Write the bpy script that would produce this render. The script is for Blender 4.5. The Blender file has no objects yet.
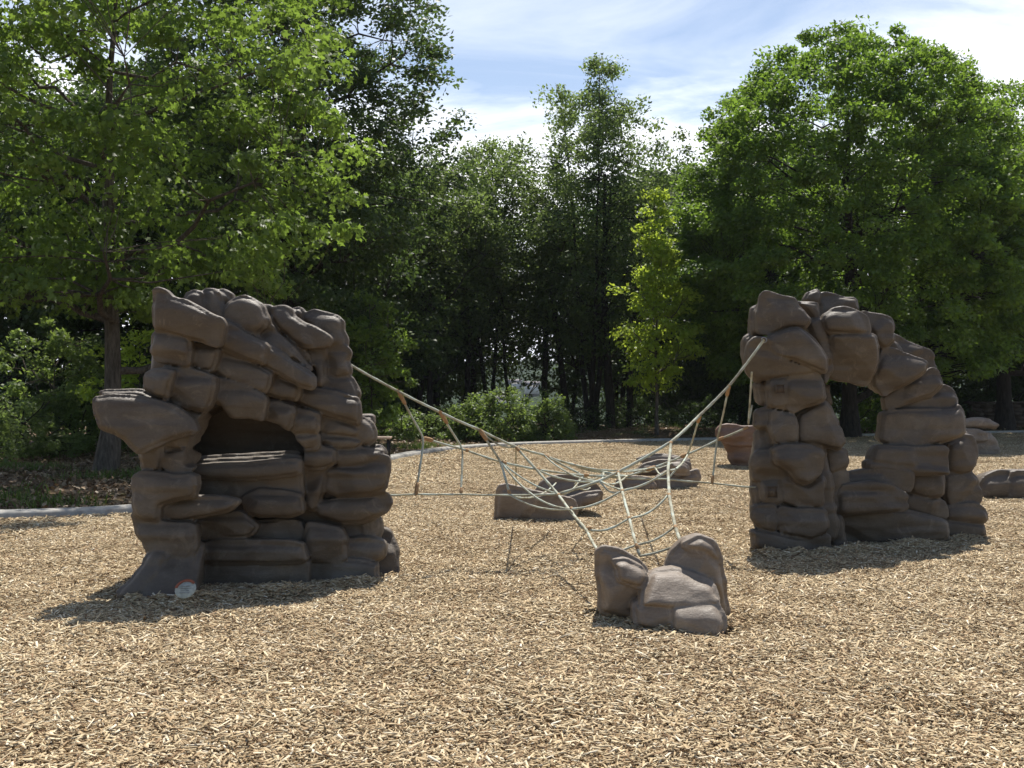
import bpy, math, random
import numpy as np
import openvdb as vdb

PI = math.pi
RS = np.random.RandomState(7)
F = 1024.0; CX = 512.0; CY = 386.0; CZ = 1.55      # camera model: focal in pixels, principal point, eye height
scene = bpy.context.scene
COL = scene.collection

def P(px, py, Y):
    return ((px - CX) / F * Y, Y, CZ - (py - CY) / F * Y)

# ------------------------------------------------------------------ object helpers
def tag(o, label=None, cat=None, group=None, kind=None):
    if label: o['label'] = label
    if cat: o['category'] = cat
    if group: o['group'] = group
    if kind: o['kind'] = kind
    return o

def thing(name, loc, label, cat, group=None):
    o = bpy.data.objects.new(name, None); COL.objects.link(o)
    o.location = loc; o.empty_display_size = 0.3
    return tag(o, label, cat, group)

def link(name, me, mat, parent=None, smooth=False):
    """vertices are in world coordinates; children are moved into their parent's space"""
    if mat is not None: me.materials.append(mat)
    if smooth: me.polygons.foreach_set('use_smooth', np.ones(len(me.polygons), dtype=bool))
    o = bpy.data.objects.new(name, me); COL.objects.link(o)
    if parent is not None:
        o.parent = parent
        if not parent.get('_local'):
            x, y, z = total_loc(parent)
            co = np.empty(len(me.vertices) * 3, np.float32); me.vertices.foreach_get('co', co)
            co = co.reshape(-1, 3) - np.array([x, y, z], np.float32)
            me.vertices.foreach_set('co', co.ravel())
    me.update()
    return o

def total_loc(o):
    v = np.zeros(3)
    while o is not None:
        v += np.array(o.location); o = o.parent
    return v

def mesh_faces(name, verts, groups, tone=None):
    """verts Nx3; groups: list of int arrays MxK (all faces of the same K per array)"""
    verts = np.asarray(verts, np.float32)
    me = bpy.data.meshes.new(name)
    loops = np.concatenate([g.ravel() for g in groups]).astype(np.int32)
    counts = np.concatenate([np.full(len(g), g.shape[1], np.int32) for g in groups])
    starts = np.concatenate([[0], np.cumsum(counts)[:-1]]).astype(np.int32)
    me.vertices.add(len(verts)); me.vertices.foreach_set('co', verts.ravel())
    me.loops.add(len(loops)); me.loops.foreach_set('vertex_index', loops)
    me.polygons.add(len(counts)); me.polygons.foreach_set('loop_start', starts)
    me.update(calc_edges=True)
    if tone is not None:
        a = me.attributes.new('tone', 'FLOAT', 'POINT')
        a.data.foreach_set('value', np.asarray(tone, np.float32))
    return me

# ------------------------------------------------------------------ materials
def new_mat(name):
    m = bpy.data.materials.new(name); m.use_nodes = True
    nt = m.node_tree; nt.nodes.clear()
    out = nt.nodes.new('ShaderNodeOutputMaterial')
    return m, nt, out

def ramp(nt, src, stops):
    r = nt.nodes.new('ShaderNodeValToRGB')
    el = r.color_ramp.elements
    while len(el) < len(stops): el.new(0.5)
    for e, (p, c) in zip(el, stops):
        e.position = p; e.color = (*c, 1)
    nt.links.new(src, r.inputs[0])
    return r

def noise(nt, scale, detail=4, rough=0.55, vec=None, dist=0.0):
    n = nt.nodes.new('ShaderNodeTexNoise'); n.inputs['Scale'].default_value = scale
    n.inputs['Detail'].default_value = detail; n.inputs['Roughness'].default_value = rough
    n.inputs['Distortion'].default_value = dist
    if vec is not None: nt.links.new(vec, n.inputs['Vector'])
    return n

def obj_coord(nt, scale=(1, 1, 1)):
    tc = nt.nodes.new('ShaderNodeTexCoord'); mp = nt.nodes.new('ShaderNodeMapping')
    mp.inputs['Scale'].default_value = scale
    nt.links.new(tc.outputs['Object'], mp.inputs[0])
    return mp.outputs[0]

def mixc(nt, fac, a, b, mode='MIX'):
    m = nt.nodes.new('ShaderNodeMix'); m.data_type = 'RGBA'; m.blend_type = mode
    for idx, v in ((0, fac), (6, a), (7, b)):
        if isinstance(v, (int, float)): m.inputs[idx].default_value = v
        elif isinstance(v, tuple): m.inputs[idx].default_value = (*v, 1)
        else: nt.links.new(v, m.inputs[idx])
    return m.outputs[2]

def principled(nt, out, color, rough=0.8, spec=0.3, bump=None, bstr=0.3, bdist=0.02):
    b = nt.nodes.new('ShaderNodeBsdfPrincipled')
    if isinstance(color, tuple): b.inputs['Base Color'].default_value = (*color, 1)
    else: nt.links.new(color, b.inputs['Base Color'])
    b.inputs['Roughness'].default_value = rough
    b.inputs['Specular IOR Level'].default_value = spec
    if bump is not None:
        bp = nt.nodes.new('ShaderNodeBump'); bp.inputs['Strength'].default_value = bstr
        bp.inputs['Distance'].default_value = bdist
        nt.links.new(bump, bp.inputs['Height']); nt.links.new(bp.outputs[0], b.inputs['Normal'])
    nt.links.new(b.outputs[0], out.inputs[0])
    return b

def rock_mat(name, c1, c2, c3, rough=0.50, spec=0.5):
    m, nt, out = new_mat(name)
    v = obj_coord(nt)
    vs = obj_coord(nt, (0.7, 0.7, 3.5))
    n1 = noise(nt, 2.2, 5, 0.6, v); n2 = noise(nt, 3.0, 6, 0.65, vs, 0.6); n3 = noise(nt, 70, 3, 0.6, v)
    base = ramp(nt, n1.outputs[0], [(0.3, c1), (0.55, c2), (0.72, c3)]).outputs[0]
    st = ramp(nt, n2.outputs[0], [(0.32, (0.72, 0.66, 0.60)), (0.5, (1, 1, 1)), (0.7, (1.14, 1.13, 1.12))]).outputs[0]
    c = mixc(nt, 0.75, base, st, 'MULTIPLY')
    sp = ramp(nt, n3.outputs[0], [(0.35, (0.92, 0.92, 0.92)), (0.65, (1.05, 1.05, 1.05))]).outputs[0]
    c = mixc(nt, 0.6, c, sp, 'MULTIPLY')
    # pale dust and worn paint in loose patches, hairline strata and grit
    n5 = noise(nt, 5.5, 8, 0.75, v, 1.2)
    du = ramp(nt, n5.outputs[0], [(0.54, (0, 0, 0)), (0.66, (0.55, 0.55, 0.55))]).outputs[0]
    c = mixc(nt, du, c, tuple(min(1, x * 1.35) for x in c3))
    n6 = noise(nt, 8, 8, 0.7, vs, 2.0)
    cr = ramp(nt, n6.outputs[0], [(0.485, (1, 1, 1)), (0.5, (0.62, 0.58, 0.55)), (0.515, (1, 1, 1))]).outputs[0]
    c = mixc(nt, 0.7, c, cr, 'MULTIPLY')
    add = nt.nodes.new('ShaderNodeMath'); add.operation = 'ADD'
    n4 = noise(nt, 14, 8, 0.7, vs, 0.5)
    nt.links.new(n3.outputs[0], add.inputs[0])
    sc = nt.nodes.new('ShaderNodeMath'); sc.operation = 'MULTIPLY_ADD'; sc.inputs[1].default_value = 2.2
    nt.links.new(n4.outputs[0], sc.inputs[0]); nt.links.new(cr, sc.inputs[2]); nt.links.new(sc.outputs[0], add.inputs[1])
    b = principled(nt, out, c, rough, spec, add.outputs[0], 0.28, 0.012)
    rr = ramp(nt, n5.outputs[0], [(0.35, (rough - .08,) * 3), (0.65, (rough + .2,) * 3)]); nt.links.new(rr.outputs[0], b.inputs['Roughness'])
    return m

M = {}
M['rock'] = rock_mat('moulded_concrete', (0.078, 0.057, 0.038), (0.110, 0.085, 0.060), (0.155, 0.127, 0.096))
M['rock_grey'] = rock_mat('moulded_concrete_grey', (0.16, 0.12, 0.085), (0.215, 0.170, 0.128), (0.28, 0.235, 0.185))
M['rock_red'] = rock_mat('moulded_concrete_red', (0.13, 0.075, 0.048), (0.17, 0.10, 0.066), (0.23, 0.155, 0.11))

def chip_mat():
    m, nt, out = new_mat('wood_chip')
    at = nt.nodes.new('ShaderNodeAttribute'); at.attribute_name = 'tone'
    c = ramp(nt, at.outputs['Fac'], [(0.0, (0.10, 0.058, 0.030)), (0.14, (0.25, 0.16, 0.088)), (0.36, (0.44, 0.325, 0.19)),
                                     (0.62, (0.59, 0.47, 0.29)), (0.84, (0.74, 0.635, 0.44)), (1.0, (0.86, 0.78, 0.63))]).outputs[0]
    tc = nt.nodes.new('ShaderNodeTexCoord')
    n = noise(nt, 60, 3, 0.6, tc.outputs['Object'])
    v = ramp(nt, n.outputs[0], [(0.3, (0.75, 0.72, 0.68)), (0.7, (1.1, 1.1, 1.1))]).outputs[0]
    c = mixc(nt, 0.7, c, v, 'MULTIPLY')
    # broad patches where the mulch is damper or more weathered, in world space
    geo = nt.nodes.new('ShaderNodeNewGeometry')
    n2 = noise(nt, 0.55, 4, 0.6, geo.outputs['Position'])
    pc = ramp(nt, n2.outputs[0], [(0.3, (0.80, 0.76, 0.72)), (0.5, (0.96, 0.95, 0.94)), (0.7, (1.06, 1.06, 1.06))]).outputs[0]
    c = mixc(nt, 1.0, c, pc, 'MULTIPLY')
    principled(nt, out, c, 0.75, 0.2)
    return m
M['chip'] = chip_mat()

def mulch_base_mat():
    m, nt, out = new_mat('mulch_bed')
    v = obj_coord(nt)
    n1 = noise(nt, 22, 6, 0.75, v)
    c = ramp(nt, n1.outputs[0], [(0.32, (0.10, 0.058, 0.028)), (0.48, (0.28, 0.18, 0.09)), (0.66, (0.52, 0.38, 0.23))]).outputs[0]
    principled(nt, out, c, 0.9, 0.1, n1.outputs[0], 0.8, 0.03)
    return m
M['mulch'] = mulch_base_mat()

def floor_mat():
    m, nt, out = new_mat('forest_floor_soil')
    v = obj_coord(nt)
    n1 = noise(nt, 0.6, 6, 0.65, v); n2 = noise(nt, 14, 6, 0.75, v)
    c1 = ramp(nt, n2.outputs[0], [(0.32, (0.055, 0.036, 0.022)), (0.5, (0.13, 0.088, 0.052)), (0.68, (0.24, 0.17, 0.11))]).outputs[0]
    c2 = ramp(nt, n2.outputs[0], [(0.3, (0.03, 0.045, 0.012)), (0.7, (0.08, 0.11, 0.035))]).outputs[0]
    f = ramp(nt, n1.outputs[0], [(0.5, (0, 0, 0)), (0.62, (1, 1, 1))]).outputs[0]
    c = mixc(nt, f, c1, c2)
    principled(nt, out, c, 0.95, 0.1, n2.outputs[0], 0.8, 0.04)
    return m
M['floor'] = floor_mat()

def concrete_mat():
    m, nt, out = new_mat('kerb_concrete')
    n = noise(nt, 9, 6, 0.7, obj_coord(nt))
    c = ramp(nt, n.outputs[0], [(0.3, (0.26, 0.245, 0.22)), (0.7, (0.44, 0.42, 0.38))]).outputs[0]
    principled(nt, out, c, 0.85, 0.2, n.outputs[0], 0.3, 0.01)
    return m
M['kerb'] = concrete_mat()

def bark_mat(name, a, b):
    m, nt, out = new_mat(name)
    n = noise(nt, 5, 6, 0.7, obj_coord(nt, (4, 4, 0.7)), 0.5)
    c = ramp(nt, n.outputs[0], [(0.35, a), (0.65, b)]).outputs[0]
    principled(nt, out, c, 0.9, 0.15, n.outputs[0], 0.9, 0.05)
    return m
M['bark'] = bark_mat('bark_grey', (0.045, 0.036, 0.028), (0.15, 0.125, 0.10))
M['bark_dark'] = bark_mat('bark_dark', (0.018, 0.015, 0.012), (0.06, 0.05, 0.04))

def leaf_mat(name, dark, mid, light, trans, tf=0.42, rough=0.5):
    m, nt, out = new_mat(name)
    at = nt.nodes.new('ShaderNodeAttribute'); at.attribute_name = 'tone'
    c = ramp(nt, at.outputs['Fac'], [(0.0, dark), (0.5, mid), (1.0, light)]).outputs[0]
    t = ramp(nt, at.outputs['Fac'], [(0.0, tuple(x * 0.55 for x in trans)), (0.5, tuple(x * 0.8 for x in trans)), (1.0, trans)]).outputs[0]
    b = nt.nodes.new('ShaderNodeBsdfPrincipled')
    nt.links.new(c, b.inputs['Base Color']); b.inputs['Roughness'].default_value = rough
    b.inputs['Specular IOR Level'].default_value = 0.28
    tr = nt.nodes.new('ShaderNodeBsdfTranslucent'); nt.links.new(t, tr.inputs[0])
    mx = nt.nodes.new('ShaderNodeMixShader'); mx.inputs[0].default_value = tf
    nt.links.new(b.outputs[0], mx.inputs[1]); nt.links.new(tr.outputs[0], mx.inputs[2])
    nt.links.new(mx.outputs[0], out.inputs[0])
    return m
M['leaf_near'] = leaf_mat('leaf_yellow_green', (0.060, 0.095, 0.020), (0.10, 0.15, 0.030), (0.15, 0.21, 0.042), (0.33, 0.50, 0.07))
M['leaf_maple'] = leaf_mat('leaf_maple', (0.045, 0.080, 0.014), (0.075, 0.125, 0.022), (0.115, 0.18, 0.032), (0.34, 0.54, 0.06), 0.40)
M['leaf_dark'] = leaf_mat('leaf_dark_oak', (0.028, 0.048, 0.016), (0.048, 0.076, 0.024), (0.080, 0.115, 0.036), (0.15, 0.24, 0.05), 0.38)
M['leaf_soft'] = leaf_mat('leaf_soft_locust', (0.060, 0.090, 0.030), (0.095, 0.135, 0.045), (0.14, 0.19, 0.065), (0.30, 0.42, 0.10), 0.45)
M['leaf_young'] = leaf_mat('leaf_lime', (0.11, 0.16, 0.015), (0.16, 0.23, 0.025), (0.21, 0.30, 0.035), (0.66, 0.82, 0.09), 0.5)
M['leaf_bush'] = leaf_mat('leaf_bush', (0.045, 0.075, 0.022), (0.085, 0.13, 0.04), (0.13, 0.19, 0.06), (0.36, 0.50, 0.10))
M['litter'] = leaf_mat('leaf_litter', (0.09, 0.055, 0.03), (0.20, 0.13, 0.075), (0.38, 0.28, 0.17), (0.1, 0.06, 0.03), 0.1)
M['grass'] = leaf_mat('grass_blade', (0.05, 0.08, 0.02), (0.09, 0.13, 0.03), (0.14, 0.19, 0.05), (0.2, 0.3, 0.05), 0.3)

def simple(name, col, rough=0.6, metal=0.0, bump=40, bs=0.2):
    m, nt, out = new_mat(name)
    n = noise(nt, bump, 4, 0.6, obj_coord(nt))
    c = ramp(nt, n.outputs[0], [(0.3, tuple(x * 0.75 for x in col)), (0.7, tuple(min(1, x * 1.15) for x in col))]).outputs[0]
    b = principled(nt, out, c, rough, 0.3, n.outputs[0], bs, 0.004)
    b.inputs['Metallic'].default_value = metal
    return m
def rope_mat():
    m, nt, out = new_mat('braided_rope')
    v = obj_coord(nt)
    n = noise(nt, 9, 3, 0.6, v); n2 = noise(nt, 120, 2, 0.5, v)
    c = ramp(nt, n.outputs[0], [(0.35, (0.27, 0.25, 0.18)), (0.5, (0.44, 0.43, 0.33)), (0.65, (0.48, 0.53, 0.46))]).outputs[0]
    principled(nt, out, c, 0.85, 0.2, n2.outputs[0], 0.8, 0.006)
    return m
M['rope'] = rope_mat()
M['knot'] = simple('rope_knot_tan', (0.36, 0.22, 0.11), 0.8)
M['steel'] = simple('dull_steel', (0.30, 0.30, 0.29), 0.45, 0.8)
M['post'] = simple('dark_metal_post', (0.03, 0.03, 0.03), 0.5, 0.5)
M['plank'] = simple('weathered_plank', (0.42, 0.32, 0.24), 0.75, 0, 12)
M['white'] = simple('sticker_white', (0.50, 0.49, 0.40), 0.6)
M['red'] = simple('sticker_red', (0.32, 0.10, 0.05), 0.6)
M['grey_print'] = simple('sticker_print', (0.38, 0.38, 0.35), 0.6)
M['plate'] = simple('emblem_plate', (0.12, 0.085, 0.06), 0.6)
M['stone_wall'] = rock_mat('field_stone', (0.06, 0.045, 0.035), (0.10, 0.08, 0.062), (0.15, 0.125, 0.10), 0.85, 0.15)
M['wall_white'] = simple('painted_wall_far', (0.6, 0.58, 0.55), 0.8)
M['roof_far'] = simple('roof_far', (0.18, 0.16, 0.16), 0.8)

# ------------------------------------------------------------------ signed distance modelling of moulded rock
def chaikin(p, it=1):
    for _ in range(it):
        q = np.roll(p, -1, 0)
        p = np.stack([0.87 * p + 0.13 * q, 0.13 * p + 0.87 * q], 1).reshape(-1, 2)
    return p

def poly_sdf(p, X, Z):
    d = np.full(X.shape, 1e9, np.float32); s = np.ones(X.shape, np.float32)
    n = len(p)
    for i in range(n):
        a = p[i]; b = p[i - 1]
        ex, ez = b[0] - a[0], b[1] - a[1]
        wx, wz = X - a[0], Z - a[1]
        t = np.clip((wx * ex + wz * ez) / (ex * ex + ez * ez + 1e-12), 0, 1)
        d = np.minimum(d, (wx - ex * t) ** 2 + (wz - ez * t) ** 2)
        c1 = Z >= a[1]; c2 = Z < b[1]; c3 = ex * wz > ez * wx
        flip = (c1 & c2 & c3) | (~c1 & ~c2 & ~c3)
        s = np.where(flip, -s, s)
    return s * np.sqrt(d)

def vnoise(shape, origin, h, scale, seed):
    """trilinear value noise on the grid; scale = cells per metre (x, y, z)"""
    r = np.random.RandomState(seed)
    n = [int(shape[i] * h * scale[i]) + 4 for i in range(3)]
    g = r.uniform(-1, 1, n).astype(np.float32)
    out = g
    for ax in range(3):
        u = np.arange(shape[ax]) * h * scale[ax] + 0.37
        i0 = u.astype(int); f = (u - i0); f = f * f * (3 - 2 * f)
        sh = [1, 1, 1]; sh[ax] = -1
        f = f.reshape(sh).astype(np.float32)
        out = np.take(out, i0, ax) * (1 - f) + np.take(out, i0 + 1, ax) * f
    return out

class Field:
    def __init__(s, lo, hi, h, seed=1):
        s.lo = np.array(lo, float); s.h = h; s.n = np.ceil((np.array(hi) - s.lo) / h).astype(int) + 1
        s.f = np.full(s.n, 0.5, np.float32)
        s.ax = [(s.lo[i] + np.arange(s.n[i]) * h).astype(np.float32) for i in range(3)]
        s.rng = np.random.RandomState(seed)
    def box(s, lo, hi):
        a = np.clip(np.floor((np.array(lo) - s.lo) / s.h).astype(int), 0, s.n)
        b = np.clip(np.ceil((np.array(hi) - s.lo) / s.h).astype(int) + 1, 0, s.n)
        return tuple(slice(a[i], b[i]) for i in range(3))
    def stone(s, poly, yf, thick=0.6, r=0.014, tx=0.0, tz=0.0, bulge=0.05, cuts=1, k=0.010, core=True, top=0.0, gap=0.006, taper=0.24, bs=0.48):
        """poly: Nx2 in metres (x, z); yf: front depth at the centroid; tx, tz: dY/dx, dY/dz of the front;
        top: how far the upper part of the face leans back"""
        p = chaikin(np.array(poly, float)); c = p.mean(0)
        m = 0.13
        lo = [p[:, 0].min() - m, yf - 0.35, p[:, 1].min() - m]; hi = [p[:, 0].max() + m, yf + thick + 0.35, p[:, 1].max() + m]
        sl = s.box(lo, hi)
        x, y, z = s.ax[0][sl[0]], s.ax[1][sl[1]], s.ax[2][sl[2]]
        if min(len(x), len(y), len(z)) == 0: return
        X, Z = np.meshgrid(x, z, indexing='ij')
        d2 = poly_sdf(p, X, Z) + gap
        ins = np.clip(-d2, 0, None)
        size = max(0.03, min(0.06, ins.max()))
        bulge = bulge * bs
        u = np.clip(ins / size, 0, 1)
        bl = bulge * np.sqrt(1 - (1 - u) ** 2)
        zr = (Z - c[1]) / max(0.05, (p[:, 1].max() - p[:, 1].min()) / 2)
        front = yf + tx * (X - c[0]) + tz * (Z - c[1]) - bl + top * np.clip(zr - 0.1, 0, 1) ** 1.5
        # one or two chiselled facets
        for _ in range(cuts):
            a = s.rng.uniform(0, 2 * PI); sl_ = s.rng.uniform(0.2, 0.6); off = s.rng.uniform(-0.1, 0.55)
            ext = max(p[:, 0].max() - p[:, 0].min(), p[:, 1].max() - p[:, 1].min()) / 2
            q = (math.cos(a) * (X - c[0]) + math.sin(a) * (Z - c[1])) - off * ext * 0.7
            front = np.maximum(front, np.where(q > 0, yf + tx * (X - c[0]) + tz * (Z - c[1]) - bulge * 0.95 + sl_ * np.minimum(q, 0.14), -9))
        back = yf + thick + bl
        Y = y[None, :, None]
        dy = np.maximum(front[:, None, :] - Y, Y - back[:, None, :])
        inset = taper * np.clip(Y - front[:, None, :] - 0.10, 0, None)
        qa = d2[:, None, :] + inset + r; qb = dy + r
        d = np.minimum(np.maximum(qa, qb), 0) + np.sqrt(np.maximum(qa, 0) ** 2 + np.maximum(qb, 0) ** 2) - r
        cur = s.f[sl]
        hh = np.clip(k - np.abs(cur - d), 0, None) / k
        new = np.minimum(cur, d) - hh * hh * k * 0.25
        if core:
            fr2 = yf + tx * (X - c[0]) + tz * (Z - c[1]) + 0.018
            dy2 = np.maximum(fr2[:, None, :] - Y, Y - (back[:, None, :] - 0.07))
            dc = np.maximum(d2[:, None, :] - 0.022 + taper * np.clip(Y - fr2[:, None, :] - 0.08, 0, None), dy2)
            new = np.minimum(new, dc)
        s.f[sl] = new
    def cut(s, poly, y0, y1):
        p = np.array(poly, float)
        X, Z = np.meshgrid(s.ax[0], s.ax[2], indexing='ij')
        d2 = poly_sdf(chaikin(p, 1), X, Z)
        Y = s.ax[1][None, :, None]
        d = np.maximum(d2[:, None, :], np.maximum(y0 - Y, Y - y1))
        s.f = np.maximum(s.f, -d)
    def roughen(s, a1=0.012, a2=0.008, a3=0.009, seed=5):
        s.f += a1 * vnoise(s.n, s.lo, s.h, (3.2, 3.2, 3.6), seed) + a2 * vnoise(s.n, s.lo, s.h, (8, 8, 9), seed + 1)
        s.f += a3 * vnoise(s.n, s.lo, s.h, (1.6, 1.6, 19), seed + 2)
        s.f += 0.0025 * vnoise(s.n, s.lo, s.h, (20, 20, 24), seed + 3)
    def mesh(s, name):
        f = s.f.copy()
        f[0], f[-1], f[:, 0], f[:, -1], f[:, :, -1], f[:, :, 0] = 0.3, 0.3, 0.3, 0.3, 0.3, 0.3
        g = vdb.FloatGrid(0.5); g.copyFromArray(np.clip(f, -0.5, 0.5))
        pts, quads = g.convertToQuads(0.0)
        pts = pts * s.h + s.lo
        return mesh_faces(name, pts, [np.asarray(quads)[:, ::-1].copy()])

def px_poly(txt, Y):
    v = [float(t) for t in txt.replace(',', ' ').split()]
    pts = [(v[i], v[i + 1]) for i in range(0, len(v), 2)]
    return [((a - CX) / F * Y, CZ - (b - CY) / F * Y) for a, b in pts]

def build_rocks(name, stones, Yfun, thick, h, mat, parent, seed=3, cuts=(), rough=(0.012, 0.008, 0.009), zlo=-0.12, relax=True):
    """stones: (polygon in picture px, depth offset, options)"""
    data = []
    allp = []
    for st in stones:
        txt, d = st[0], st[1]; opt = dict(st[2]) if len(st) > 2 else {}
        v = [float(t) for t in txt.replace(',', ' ').split()]
        cx = sum(v[0::2]) / (len(v) / 2)
        Y = Yfun(cx) + d
        poly = px_poly(txt, Y)
        data.append((poly, Y, opt)); allp += [(a, Y, b) for a, b in poly] + [(a, Y + opt.get('thick', thick), b) for a, b in poly]
    A = np.array(allp); lo = A.min(0) - [0.12, 0.22, 0.1]; hi = A.max(0) + [0.12, 0.15, 0.12]
    lo[2] = max(lo[2], zlo - 0.05) if zlo is not None else lo[2]
    fd = Field(lo, hi, h, seed)
    for poly, Y, opt in data:
        o = dict(thick=thick); o.update(opt)
        fd.stone(poly, Y, **o)
    for c in cuts: fd.cut(*c)
    fd.roughen(*rough, seed=seed * 10)
    me = fd.mesh(name)
    return link(name, me, mat, parent, True)

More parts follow.
